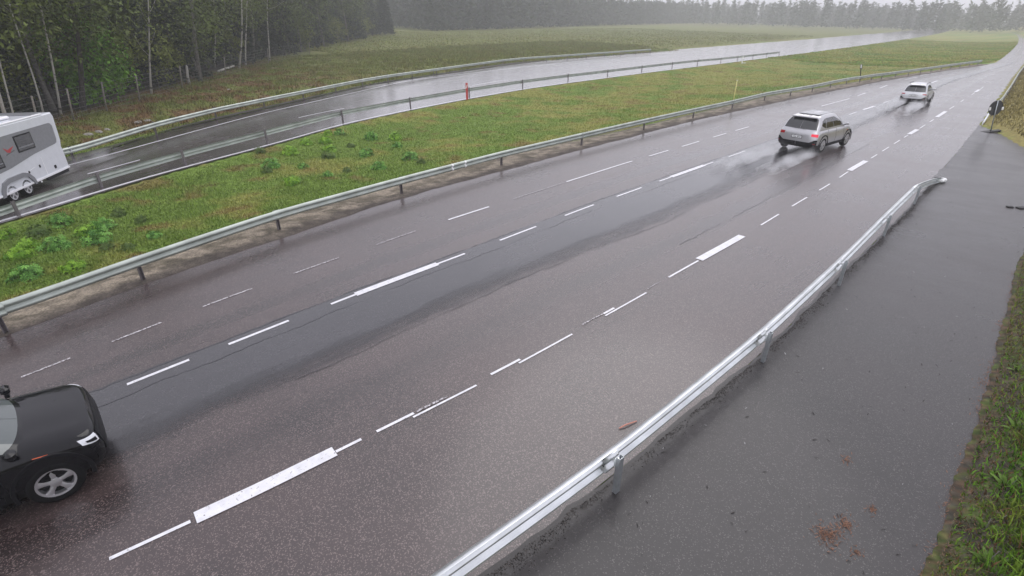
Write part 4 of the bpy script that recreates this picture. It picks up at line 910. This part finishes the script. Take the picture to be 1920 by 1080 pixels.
# heather and old grass on the forest bank
x, y = scatter(170000, -12, 120, lambda y: FG(y) - 34, lambda y: XO(y) - .3, ypow=1.3); k = fence_y(x) < y + 1.; x, y = x[k], y[k]
nn = fbm(x * .6, y * .6); cc = ground_colour(x, y)
hh = .08 + .28 * rng.random(len(x)) * sstep(.3, .7, nn)
blades('heath', x, y, height(x, y), hh * (1 + .008 * y), .04 + .04 * rng.random(len(x)), cc * (.6 + 1.0 * rng.random(len(x)))[:, None], 1.0)
x, y = scatter(60000, 108, 260, lambda y: XF(y) + 1, lambda y: GU(y), ypow=1.4); nn = fbm(x * .25, y * .05)
blades('grass', x, y, height(x, y), .10 + .22 * rng.random(len(x)) * nn, .12 + .12 * rng.random(len(x)), ground_colour(x, y) * (1.0 + .7 * rng.random(len(x)) * (.5 + nn))[:, None], 1.)
x, y = scatter(60000, 40, 260, lambda y: FG(y) - 110, lambda y: FG(y) - 3, ypow=1.2); k = fence_y(x) < y - 1; x, y = x[k], y[k]; nn = fbm(x * .12, y * .12)
blades('grass', x, y, height(x, y), .12 + .5 * rng.random(len(x)) * nn ** 2, .14 + .14 * rng.random(len(x)), ground_colour(x, y) * (.8 + .9 * rng.random(len(x)) * (.4 + nn))[:, None], 1.)
# brown needles and leaves on the lay-by and along its edge
def needles(x, y, z, L_, cc, name):
    n = len(x); z = np.full(n, z); a = rng.random(n) * math.pi; dx, dy = np.cos(a) * L_, np.sin(a) * L_; w = .006
    V = np.zeros((n, 4, 3)); V[:, 0] = np.stack([x - dx - dy * .2, y - dy + dx * .2, z], 1); V[:, 1] = np.stack([x - dx + dy * .2, y - dy - dx * .2, z + .004], 1); V[:, 2] = np.stack([x + dx, y + dy, z + .012], 1); V[:, 3] = np.stack([x + dx * .3 - dy * .3, y + dy * .3 + dx * .3, z + .010], 1)
    C = np.repeat(cc[:, None], 4, 1); i = np.arange(n)[:, None] * 4
    return tag(fastmesh(name, V.reshape(-1, 3), i + [0, 1, 2, 3], 'litter', col=C.reshape(-1, 3)), kind='stuff')
X_, Y2, C_ = [], [], []
for (a, b, rx, n) in ((1555, 1005, .20, 230), (1585, 985, .14, 130), (1587, 862, .09, 45), (1635, 955, .09, 50), (1605, 1035, .10, 40), (1540, 1000, .1, 40)):
    c0 = at(a, b); t = rng.random(n) * 6.28; q = np.abs(rng.normal(0, 1, n)) * rx * .6; X_.append(c0[0] + np.cos(t) * q); Y2.append(c0[1] + np.sin(t) * q * 1.4)
y = 4.8 + 15 * rng.random(4200) ** 1.2; X_.append(LE(y) + .07 - np.abs(rng.normal(0, .10, 4200)) * (.3 + 1.4 * fbm(y * 1.3, y * 0 + 3))); Y2.append(y)
n = 20000; y = 4.5 + 18 * rng.random(n) ** 1.3; dl_ = np.abs(rng.normal(0, .35, n)); bx, by = LE(y) + dl_, y
x = np.concatenate(X_); y = np.concatenate(Y2); base = np.array([.19, .10, .065])
needles(x, y, .012, (.010 + .020 * rng.random(len(x)) ** 2), base * (.4 + 1.0 * rng.random(len(x)))[:, None], 'leaf_litter')
needles(bx, by, height(bx, by) + .07 + .03 * rng.random(len(bx)), (.008 + .022 * rng.random(len(bx)) ** 2), np.where(rng.random((len(bx), 1)) < .3, np.array([.15, .085, .055]), np.array([.085, .075, .045])) * (.5 + 1.0 * rng.random((len(bx), 1))), 'leaf_litter')
n = 420; y = 4 + 34 * rng.random(n) ** 1.2; f = rng.random(n); x = EL(y) * (1 - f) + LE(y) * f + .0
needles(x, y, .012, .012 + .030 * rng.random(n) ** 2, np.where(rng.random(n)[:, None] < .12, np.array([.55, .55, .55]), np.array([.03, .026, .024])) * (.6 + .6 * rng.random(n))[:, None], 'road_debris')

def leafball(n, R_, flat, size, c_lo, c_hi, dome=True, seed=1):
    """A clump of palmate leaves on a dome, as one mesh (verts, faces, colours)."""
    g = np.random.default_rng(seed); th = g.random(n) * 2 * math.pi; ph = np.arccos(1 - g.random(n) * (1.0 if dome else 2.0)); rr = R_ * (.35 + .65 * g.random(n) ** .5)
    c0 = np.stack([rr * np.sin(ph) * np.cos(th), rr * np.sin(ph) * np.sin(th), rr * np.cos(ph) * flat], 1); V, F, C = [], [], []
    for i in range(n):
        out = c0[i] / (np.linalg.norm(c0[i]) + 1e-6); up_ = out * .7 + np.array([0, 0, .35]) + g.normal(0, .45, 3); up_ /= np.linalg.norm(up_); t1 = np.cross(up_, [.3, .9, .1]); t1 /= np.linalg.norm(t1); t2 = np.cross(up_, t1)
        col = c_lo + (c_hi - c_lo) * g.random(); s = size * (.6 + .6 * g.random()); a0 = g.random() * 6.28
        for k in range(6):
            a = a0 + k * math.pi / 3; dr = math.cos(a) * t1 + math.sin(a) * t2; sd_ = -math.sin(a) * t1 + math.cos(a) * t2
            b = len(V); V += [c0[i], c0[i] + dr * s * .6 + sd_ * s * .17 + up_ * s * .1, c0[i] + dr * s - up_ * s * .12, c0[i] + dr * s * .6 - sd_ * s * .17 + up_ * s * .1]; F.append((b, b + 1, b + 2, b + 3)); C += [col] * 4
    return np.array(V), np.array(F), np.array(C)
plants = [(50, 522, 1.0, 1), (139, 508, .85, 0), (107, 466, 1.0, 1), (184, 456, 1.05, 1), (193, 430, 1.0, 1), (166, 440, .9, 0), (38, 483, .9, 0), (56, 468, .8, 0), (74, 440, .8, 2), (115, 420, .9, 1), (290, 446, .6, 1), (203, 468, .6, 2), (224, 404, .6, 2), (6, 444, .8, 0), (267, 417, .55, 2), (240, 468, .5, 2),
          (509, 314, 1.05, 1), (545, 289, .95, 0), (575, 271, .8, 0), (548, 346, .95, 0), (569, 315, .65, 1), (618, 284, .95, 0), (615, 296, .9, 2), (610, 268, .9, 0), (637, 252, .8, 1), (615, 253, .7, 0), (695, 262, 1.0, 1), (687, 292, 1.0, 1), (711, 317, .9, 1), (741, 262, 1.0, 0), (745, 276, .75, 1), (769, 299, 1.05, 1), (791, 306, .6, 2), (616, 330, .6, 1), (487, 286, .7, 2), (501, 324, .6, 2), (658, 276, .6, 2), (651, 322, .5, 2)]
tones = [(np.array([.07, .18, .012]), np.array([.30, .52, .05])), (np.array([.035, .12, .016]), np.array([.22, .46, .09])), (np.array([.06, .11, .025]), np.array([.13, .19, .05]))]
tname = ['fresh green', 'deep green', 'pale green']
pm = []
for t in range(3):
    row = []
    for k in range(3):
        V, F, C = leafball(120, .46, 1.0, .115, *tones[t], seed=10 * t + k); o = fastmesh('leaf_clump', V, F, 'leaves', col=C); row.append(o.data); bpy.data.objects.remove(o)
    pm.append(row)
left_ = sorted([p_ for p_ in plants if p_[0] < 400]); mid_ = sorted([p_ for p_ in plants if p_[0] >= 400])
ordn = ['first', 'second', 'third', 'fourth', 'fifth', 'sixth', 'seventh', 'eighth', 'ninth', 'tenth', 'eleventh', 'twelfth', 'thirteenth', 'fourteenth', 'fifteenth', 'sixteenth', 'seventeenth', 'eighteenth', 'nineteenth', 'twentieth', 'twenty-first', 'twenty-second', 'twenty-third']
for grp, where in ((left_, 'the patch at the left edge'), (mid_, 'the patch in mid median')):
    for i, (a, b, s, t) in enumerate(grp):
        p = on_ground(a, b); r = empty('leafy_plant', p, rng.random() * 6.28, f"{'bushy' if s > .85 else 'small'} {tname[t]} leafy plant, {ordn[i]} from the left in {where}", 'plant', 'leafy plants in the median grass')
        c_ = link('leaf_clump', pm[t][i % 3], r); c_.scale = (s, s, s * (.9 + .3 * rng.random())); 
        tube('stem', [(0, 0, -.05), (0, 0, .22 * s)], [.02, .012], r, 'bark_dark', 5)
# dandelion-like weeds on the near bank
def weed(a, b, s, label):
    p = on_ground(a, b); r = empty('weed', p, rng.random() * 6, label, 'plant', 'weeds at the lay-by edge'); g = np.random.default_rng(int(a)); V, F, C = [], [], []
    for k in range(26):
        t = g.random() * 6.28; L_ = s * (.6 + .5 * g.random()); el = .35 + .9 * g.random(); dr = np.array([math.cos(t), math.sin(t), 0]); sd_ = np.array([-math.sin(t), math.cos(t), 0]); w_ = L_ * .10; bcol = np.array([.10, .17, .03]) * (.7 + .7 * g.random()); b0 = len(V)
        for q in range(5):
            f = q / 4; c0 = dr * L_ * f * math.cos(el) + np.array([0, 0, L_ * (f * math.sin(el) - .55 * f * f * math.cos(el))]); ww = w_ * (math.sin(math.pi * min(.95, f * .9 + .12)))
            V += [c0 - sd_ * ww, c0 + sd_ * ww]; C += [bcol, bcol]
        for q in range(4): F.append((b0 + 2 * q, b0 + 2 * q + 1, b0 + 2 * q + 3, b0 + 2 * q + 2))
    o = fastmesh('rosette', np.array(V), np.array(F), 'leaves', col=np.array(C)); o.parent = r
    tube('stalk', [(0, 0, -.03), (.02, .01, s * .5), (.05, 0, s * .85)], [.008, .006, .004], r, 'bark_grey', 5)
weed(1850, 1062, .34, 'spiky pale weed nearest the bottom edge, beside the lay-by'); weed(1845, 1000, .30, 'sprawling weed in the bank just above the lowest weed'); weed(1885, 920, .34, 'upright weed with long narrow leaves, half way up the near bank')
weed(1905, 810, .36, 'bright bushy weed in the near bank above the long-leaved weed'); weed(1872, 985, .22, 'low broad-leaved weed among brown leaves'); weed(1908, 700, .30, 'small weed highest up the near bank')

# ------------------------------------------------------------------ wildlife fence, stones, log
fb = [on_ground(*q) for q in ((-60, 292), (20, 262), (75, 245), (138, 226), (200, 208), (262, 191), (342, 166), (423, 142), (503, 119), (580, 103))]
root = empty('wildlife_fence', fb[0], 0, 'tall wire wildlife fence on grey wooden posts along the forest edge', 'fence')
for p in fb: tube('post', [p - fb[0] - [0, 0, .2], p - fb[0] + [.17 * cy, .17 * sy, 1.0], p - fb[0] + [.33 * cy, .33 * sy, 1.95]], [.06, .055, .05], root, 'wood_grey', 7)
parts = []
for i in range(len(fb) - 1):
    for z in (.15, .4, .65, .95, 1.25, 1.55, 1.85): parts.append(tube_vf([fb[i] - fb[0] + [0, 0, z], fb[i + 1] - fb[0] + [0, 0, z]], .006, 4, False))
    m_ = int(np.linalg.norm(fb[i + 1] - fb[i]) / .6)
    for k in range(1, m_): q = fb[i] + (fb[i + 1] - fb[i]) * k / m_ - fb[0]; parts.append(tube_vf([q + [0, 0, .1], q + [0, 0, 1.85]], .004, 4, False))
V, F = join(parts); mesh('wire_mesh', V, F, root, 'wire_steel')
def rock(s, seed):
    g = np.random.default_rng(seed); import bmesh
    bm = bmesh.new(); bmesh.ops.create_icosphere(bm, subdivisions=2, radius=1)
    ax = .7 + .6 * g.random(3)
    for v in bm.verts:
        d = v.co.normalized(); f = .75 + .5 * vnoise(d.x * 1.7 + seed * 3.1, d.y * 1.7 + d.z * 2.3 + seed); v.co = Vector((d.x * ax[0] * f * s, d.y * ax[1] * f * s, d.z * .62 * f * s))
    me = bpy.data.meshes.new('boulder'); bm.to_mesh(me); bm.free(); return me
rk = [(165, 252, .38, 'pale boulder at the foot of the forest bank, leftmost of the row'), (185, 247, .42, 'round grey boulder, second of the row at the bank foot'), (200, 243, .34, 'pale flat boulder in mid row at the foot of the bank'), (258, 230, .45, 'yellowish boulder under the bank, fourth of the row'), (277, 226, .34, 'grey boulder at the right end of the row'), (428, 168, .30, 'lone pale stone half way up the brown bank')]
for i, (a, b, s, l) in enumerate(rk):
    p = on_ground(a, b); o = link('boulder', rock(s, i + 1), None, 'stone'); o.location = p - [0, 0, .04]; o.scale = (.62, .62, .62); tag(o, l, 'boulder', 'boulders on the forest bank')
a, b = on_ground(410, 138), on_ground(440, 130); V, F = tube_vf([a + [0, 0, .25], (a + b) / 2 + [0, 0, .32], b + [0, 0, .4]], [.13, .12, .10], 9); tag(mesh('fallen_log', V, F, None, 'bark_birch', smooth=True), 'pale fallen log lying across the slope behind a fence post', 'log')

# ------------------------------------------------------------------ trees
def crown_mesh(kind, H_, seed):
    """Leaf-sized faces in clumps through the crown's volume. Returns mesh data with colours."""
    g = np.random.default_rng(seed); V, C, pts = [], [], []
    if kind == 'spruce':
        for lv in range(26):
            f = lv / 26; z = H_ * (.10 + .9 * f); rad = (1 - f) ** .9 * H_ * .17 + .15
            nb = 9
            for k in range(nb):
                a = g.random() * 6.28; n_ = int(14 + 16 * (1 - f))
                for q in range(n_):
                    t = g.random() ** .7; pts.append((math.cos(a) * rad * t + g.normal(0, .12), math.sin(a) * rad * t + g.normal(0, .12), z - rad * t * .42 + g.normal(0, .10), .20, .6 + .5 * g.random()))
    else:
        z0_, rx, rz, nc, nl, sz = {'broadleaf': (.55, .24, .42, 70, 34, .17), 'bush': (.48, .36, .46, 80, 40, .15), 'birch': (.66, .19, .36, 60, 26, .13), 'thicket': (.5, .34, .48, 55, 26, .13)}[kind]
        for k in range(nc):
            while True:
                u = g.normal(0, 1, 3); u /= np.linalg.norm(u); rr = g.random() ** .45
                if rr > .25: break
            c0 = np.array([u[0] * rx * H_ * rr, u[1] * rx * H_ * rr, H_ * z0_ + u[2] * rz * H_ * rr]); cr = H_ * .055 * (.7 + .7 * g.random()); tone = .55 + .9 * g.random()
            for q in range(nl):
                d = g.normal(0, 1, 3) * cr; pts.append((c0[0] + d[0], c0[1] + d[1], max(c0[2] + d[2] * .8, .15), sz, tone * (.8 + .4 * g.random())))
    P = np.array(pts); n = len(P); nrm = g.normal(0, 1, (n, 3)); nrm[:, 2] = np.abs(nrm[:, 2]) + .3; nrm /= np.linalg.norm(nrm, axis=1, keepdims=True)
    t1 = np.cross(nrm, g.normal(0, 1, (n, 3))); t1 /= np.linalg.norm(t1, axis=1, keepdims=True); t2 = np.cross(nrm, t1); s = P[:, 3:4] * (.6 + .8 * g.random((n, 1)))
    c0 = P[:, :3]; V = np.stack([c0 - t1 * s, c0 + t2 * s * .45, c0 + t1 * s, c0 - t2 * s * .45], 1)
    base = {'spruce': np.array([.020, .034, .014]), 'broadleaf': np.array([.085, .115, .024]), 'bush': np.array([.13, .29, .018]), 'birch': np.array([.10, .13, .026]), 'thicket': np.array([.15, .18, .028])}[kind]
    col = base * P[:, 4:5]; C = np.repeat(col[:, None], 4, 1)
    o = fastmesh('crown', V.reshape(-1, 3), np.arange(n * 4).reshape(n, 4), 'leaves', col=C.reshape(-1, 3)); me = o.data; bpy.data.objects.remove(o); return me
def trunk_mesh(H_, r0, m, seed, limbs=6, lean=0., bend=.15, lo=.3, top=.97):
    g = np.random.default_rng(seed); zs = np.linspace(-.3, H_ * top, 9); a = g.random() * 6.28
    P = np.stack([lean * np.maximum(zs, 0) + bend * np.sin(zs * .45 + a), bend * np.cos(zs * .4 + a) - bend * math.cos(a), zs], 1); P[:, 0] -= bend * math.sin(a)
    rad = r0 * (1 - .82 * np.clip(zs / H_, 0, 1)); rad[0] *= 1.35; parts = [tube_vf(P, rad, 8)]
    for k in range(limbs):
        f = lo + (.92 - lo) * (k + g.random() * .6) / limbs; z = H_ * f; b0 = np.array([np.interp(z, zs, P[:, 0]), np.interp(z, zs, P[:, 1]), z]); t = g.random() * 6.28; L_ = H_ * .17 * (1.15 - f) * (1 + .5 * g.random()) + .4
        parts.append(tube_vf([b0, b0 + [math.cos(t) * L_ * .5, math.sin(t) * L_ * .5, L_ * .28], b0 + [math.cos(t) * L_, math.sin(t) * L_, L_ * .75]], [r0 * .34 * (1 - .6 * f), r0 * .22 * (1 - .6 * f), .012], 5))
    V, F = join(parts); me = bpy.data.meshes.new('trunk'); me.from_pydata([tuple(map(float, v)) for v in V], [], F); me.materials.append(MATS[m]); me.polygons.foreach_set('use_smooth', np.ones(len(me.polygons), bool)); return me
CR = {k: [crown_mesh(k, H_, 5 + i) for i in range(n)] for k, H_, n in (('spruce', 16, 3), ('broadleaf', 13, 3), ('bush', 6, 2), ('birch', 14, 2), ('thicket', 5, 2))}
TR = {'spruce': [trunk_mesh(16, .17, 'bark_dark', i, 4, bend=.04) for i in range(3)], 'broadleaf': [trunk_mesh(13, .16, 'bark_grey', 10 + i, 8) for i in range(3)], 'bush': [trunk_mesh(6, .09, 'bark_dark', 20, 8, lo=.1)] * 2, 'birch': [trunk_mesh(14, .13, 'bark_birch', 30 + i, 6, lo=.45) for i in range(2)], 'thicket': [trunk_mesh(5, .06, 'bark_grey', 40, 8, lo=.08)] * 2}
def tree(name, kind, p, label, s=1., k=0, rz=None, group=None, trunk=None, crown=True, crown_s=1.):
    r = empty(name, p, rng.random() * 6.28 if rz is None else rz, label, 'tree', group)
    if trunk is not None: r.rotation_euler = (0, .24, CAM_YAW)
    t = link('trunk', trunk or TR[kind][k % len(TR[kind])], r); t.scale = (s, s, s)
    if crown: c_ = link('crown', CR[kind][k % len(CR[kind])], r); c_.scale = (s * crown_s, s * crown_s, s)
    return r
B = lambda H_, r0, seed, lean=0., m='bark_birch', **k: trunk_mesh(H_, r0, m, seed, lean=lean, **k)
tree('birch_tree', 'birch', on_ground(22, 252), 'birch with patchy white bark leaning left, leftmost in the forest edge', k=0, rz=CAM_YAW, trunk=B(14, .085, 1, -.10, bend=.1, lo=.5))
tree('birch_tree', 'birch', on_ground(34, 250), 'thin pale birch just right of the leftmost patchy birch', k=1, rz=CAM_YAW, trunk=B(13, .05, 2, -.02, bend=.08, lo=.5))
tree('birch_tree', 'birch', on_ground(86, 228), 'slender birch leaning left behind the caravan roof', k=0, rz=CAM_YAW, trunk=B(12, .055, 3, -.10, bend=.12, lo=.5))
tree('birch_tree', 'birch', on_ground(115, 218), 'bare straight pale birch behind the rear end of the caravan', k=1, rz=CAM_YAW, trunk=B(13, .07, 4, -.03, bend=.05, lo=.5))
tree('broadleaf_tree', 'broadleaf', on_ground(156, 208), 'dark thick trunk beside the bright green tree', k=0, rz=CAM_YAW, trunk=B(13, .18, 5, 0, 'bark_dark'))
tree('beech_tree', 'bush', on_ground(178, 196), 'bright green young tree standing out from the dark forest edge', s=1.15, k=0)
tree('beech_tree', 'bush', on_ground(208, 186), 'yellow-green young tree close behind the bright green one', s=1.0, k=1)
tree('birch_tree', 'birch', on_ground(284, 176), 'forked birch with two pale stems amid yellow-green leaves', k=0, rz=CAM_YAW, trunk=B(12, .085, 7, .0, bend=.12, lo=.2, limbs=7))
tree('young_tree', 'thicket', on_ground(300, 165), 'small yellow-green tree right of the forked birch', s=1.05, k=0)
tree('young_tree', 'thicket', on_ground(330, 155), 'small yellow-green tree left of the thick grey trunk', s=.9, k=1)
tree('broadleaf_tree', 'broadleaf', on_ground(376, 153), 'thick grey trunk at the middle of the forest edge, leaning left', k=1, rz=CAM_YAW, trunk=B(15, .20, 8, -.06, 'bark_grey', bend=.1, lo=.5))
p = on_ground(355, 158); r = empty('tree_stump', p, CAM_YAW, 'short broken pale birch stump left of the thick grey trunk', 'tree'); tube('trunk', [(0, 0, -.2), (.05, 0, .8), (.22, 0, 1.6), (.2, 0, 1.75)], [.13, .12, .11, .03], r, 'bark_birch')
for i, (a, b, m_, rr2, lab) in enumerate(((403, 127, 'bark_birch', .11, 'thin pale trunk right of the thick grey one'), (448, 130, 'bark_birch', .12, 'bent pale birch trunk right of the fallen log'), (461, 124, 'bark_birch', .10, 'thin birch trunk next to the bent pale birch'), (475, 118, 'bark_grey', .16, 'grey trunk right of the pair of birches'), (506, 116, 'bark_birch', .10, 'rightmost pale trunk, behind a fence post'))):
    tree('birch_tree' if 'birch' in m_ else 'broadleaf_tree', 'birch', on_ground(a, b), lab, k=i, rz=CAM_YAW, trunk=B(13, rr2, 50 + i, -.03 if i != 1 else .05, m_, lo=.5))
# the forest behind: rows of trees one beyond another
g = np.random.default_rng(3); cnt = 0
fx = np.array([q[:2] for q in fb]); d0 = (fx[-1] - fx[-3]) / np.linalg.norm(fx[-1] - fx[-3]); d1 = (fx[0] - fx[2]) / np.linalg.norm(fx[0] - fx[2])
fx = np.concatenate([[fx[0] + d1 * 26], fx, [fx[-1] + d0 * 30, fx[-1] + d0 * 90]]); fs = np.concatenate([[0], np.cumsum(np.linalg.norm(np.diff(fx, axis=0), axis=1))])
KINDS = {'spruce': ('spruce_tree', 'dark spruce standing deep among the trunks of the forest', 'spruces in the forest'), 'broadleaf': ('broadleaf_tree', 'olive green broadleaf tree crowded among the forest spruces', 'broadleaf trees in the forest'), 'thicket': ('young_tree', 'low leafy sapling at the forest edge behind the fence', 'saplings at the forest edge')}
for row, dist in enumerate((3.4, 5.6, 9, 13., 19., 27.)):
    q = 0.
    while q < fs[-1]:
        q += (2.1 + row * .55) * (.6 + .8 * g.random()); px_ = np.interp(q, fs, fx[:, 0]); py_ = np.interp(q, fs, fx[:, 1]); t_ = np.array([np.interp(q + 1, fs, fx[:, 0]) - px_, np.interp(q + 1, fs, fx[:, 1]) - py_]); t_ /= np.linalg.norm(t_) + 1e-9
        x, y = px_ - t_[1] * (dist + g.normal(0, .6)), py_ + t_[0] * (dist + g.normal(0, .6))
        if (x - px_) > 0: x, y = px_ + t_[1] * dist, py_ - t_[0] * dist
        u = g.random()
        if row == 0: kind = 'thicket' if u < .25 else ('spruce' if u < .36 else ('broadleaf' if u < .5 else None))
        elif row == 1: kind = 'thicket' if u < .15 else ('broadleaf' if u < .45 else 'spruce')
        else: kind = 'spruce' if u < .6 else 'broadleaf'
        if kind is None: continue
        nm, lb, gp = KINDS[kind]; tree(nm, kind, np.array([x, y, float(height(x, y))]), lb, s=.8 + .4 * g.random(), k=int(g.integers(0, 3)), group=gp, crown_s=1.1); cnt += 1
# far woods closing the horizon: one mass nobody could count
x, y, ss = [], [], []
for k in range(2600):
    t = g.random(); yy_ = 230 + 380 * t ** 1.1; side_ = g.random()
    yy_ = 120 + 500 * t if side_ < .75 else yy_
    xx = (-190 - .62 * (yy_ - 120) * .55 - 120 * g.random() ** 1.5 if yy_ < 560 else -440 + 420 * g.random()) if side_ < .75 else float(LE(yy_)) + 22 + 110 * g.random()
    x.append(xx); y.append(yy_); ss.append(.7 + .4 * g.random())

V, F, C = [], [], []; g2 = np.random.default_rng(9)
nT = 120
for k in range(1100): yy_ = 430 + 230 * g.random(); x.append(-560 + 640 * g.random()); y.append(yy_); ss.append(.85 + .5 * g.random())
for k in range(420): yy_ = 130 + 420 * g.random(); x.append(float(LE(yy_)) + 26 + 60 * g.random()); y.append(yy_); ss.append(.7 + .4 * g.random())
for xx, yy_, s in zip(x, y, ss):
    H_ = 15 * s; f = g2.random(nT); z = H_ * (.08 + .92 * f); rad = (1 - f) * H_ * .19 + .3; a = g2.random(nT) * 6.28; q = np.sqrt(g2.random(nT))
    c0 = np.stack([xx + np.cos(a) * rad * q, yy_ + np.sin(a) * rad * q, z + float(height(xx, yy_))], 1); t1 = g2.normal(0, 1, (nT, 3)); t2 = g2.normal(0, 1, (nT, 3)); t1[:, 2] *= .6
    V.append(np.stack([c0, c0 + t1 * 1.0, c0 + t2 * 1.0], 1)); C.append(np.repeat((np.array([.028, .042, .018]) * (.6 + .8 * g2.random((nT, 1))))[:, None], 3, 1))
V = np.concatenate(V); C = np.concatenate(C)
tag(fastmesh('woods', V.reshape(-1, 3), np.arange(len(V) * 3).reshape(-1, 3), 'leaves', col=C.reshape(-1, 3)), kind='stuff')

# ------------------------------------------------------------------ air: rain haze, and the spray behind the wheels
def volmat(name, dens, noise=None, col=(.93, .94, .96)):
    m = bpy.data.materials.new(name); m.use_nodes = True; nt = m.node_tree; nt.nodes.clear(); o = nt.nodes.new('ShaderNodeOutputMaterial'); v = nt.nodes.new('ShaderNodeVolumePrincipled')
    v.inputs['Color'].default_value = (*col, 1); v.inputs['Density'].default_value = dens; v.inputs['Anisotropy'].default_value = .0; nt.links.new(v.outputs[0], o.inputs['Volume']); MATS[name] = m
    if noise:
        tc = nt.nodes.new('ShaderNodeTexCoord'); mp_ = nt.nodes.new('ShaderNodeMapping'); mp_.inputs['Scale'].default_value = noise[1]
        n = nt.nodes.new('ShaderNodeTexNoise'); n.inputs['Scale'].default_value = noise[0]; n.inputs['Detail'].default_value = 4
        r = nt.nodes.new('ShaderNodeMapRange'); r.inputs[1].default_value = .42; r.inputs[2].default_value = .75; r.inputs[3].default_value = 0; r.inputs[4].default_value = dens
        nt.links.new(tc.outputs['Object'], mp_.inputs[0]); nt.links.new(mp_.outputs[0], n.inputs[0]); nt.links.new(n.outputs[0], r.inputs[0])
        # thins out towards its own surface: distance along its length and height
        sx = nt.nodes.new('ShaderNodeSeparateXYZ'); nt.links.new(tc.outputs['Generated'], sx.inputs[0]); prev = r.outputs[0]
        for ax, (a, b) in ((0, (0., .75)), (2, (1., .05))):
            q = nt.nodes.new('ShaderNodeMapRange'); q.inputs[1].default_value = a; q.inputs[2].default_value = b; nt.links.new(sx.outputs[ax], q.inputs[0]); mm = nt.nodes.new('ShaderNodeMath'); mm.operation = 'MULTIPLY'; nt.links.new(prev, mm.inputs[0]); nt.links.new(q.outputs[0], mm.inputs[1]); prev = mm.outputs[0]
        nt.links.new(prev, v.inputs['Density'])
    return m
HAZE = 0.0012
if HAZE:
    volmat('air', HAZE); hz = box('haze', (0, 10, 13), (1400, 1420, 38), None, 'air'); tag(hz, kind='stuff')

def spray(p, rz, L_, W_, H_, dens, label, scale=(.6, 1.6, 1.6)):
    """A tapering body of airborne droplets trailing along +x from the wheels."""
    n, k = 9, 12; V = []
    for i in range(n):
        f = i / (n - 1); w = W_ * (.75 + .5 * f); h = H_ * (.45 + .55 * math.sin(math.pi * min(1, f * .8 + .15)))
        for j in range(k): t = 2 * math.pi * j / k; V.append((f * L_, w / 2 * math.cos(t) * 1.0, .02 + h / 2 + h / 2 * math.sin(t)))
    F = [(i * k + j, i * k + (j + 1) % k, (i + 1) * k + (j + 1) % k, (i + 1) * k + j) for i in range(n - 1) for j in range(k)] + [tuple(range(k - 1, -1, -1)), tuple((n - 1) * k + j for j in range(k))]
    nm = f'droplets_{dens}_{L_}'
    if nm not in MATS: volmat(nm, dens, (1.2, scale))
    o = mesh('water_spray', V, F, None, nm); clean(o, 180); o.location = p; o.rotation_euler = (0, 0, rz); return tag(o, label, kind='stuff')
spray(at(1545, 286), math.atan2(-1, .02), 7.0, .9, .6, 4.0, 'white spray trailing from the right wheels of the silver car')
spray(at(1472, 281), math.atan2(-1, .02), 7.0, 1.0, .75, 4.0, 'white spray trailing from the left wheels of the silver car')
spray(at(1735, 199), math.atan2(-1, .05), 7.5, 1.0, .9, 4.0, 'spray behind the right wheels of the distant car'); spray(at(1703, 192), math.atan2(-1, .05), 7.5, 1.0, .9, 4.0, 'spray behind the left wheels of the distant car')
spray(at(80, 940), math.atan2(-1, .0), 2.2, .35, .16, 4., 'thin spray along the road behind the front wheel of the black car')
spray(at(60, 352), math.atan2(.62, -.78), 6.0, .8, .8, 1.4, 'spray drifting behind the wheels of the caravan')
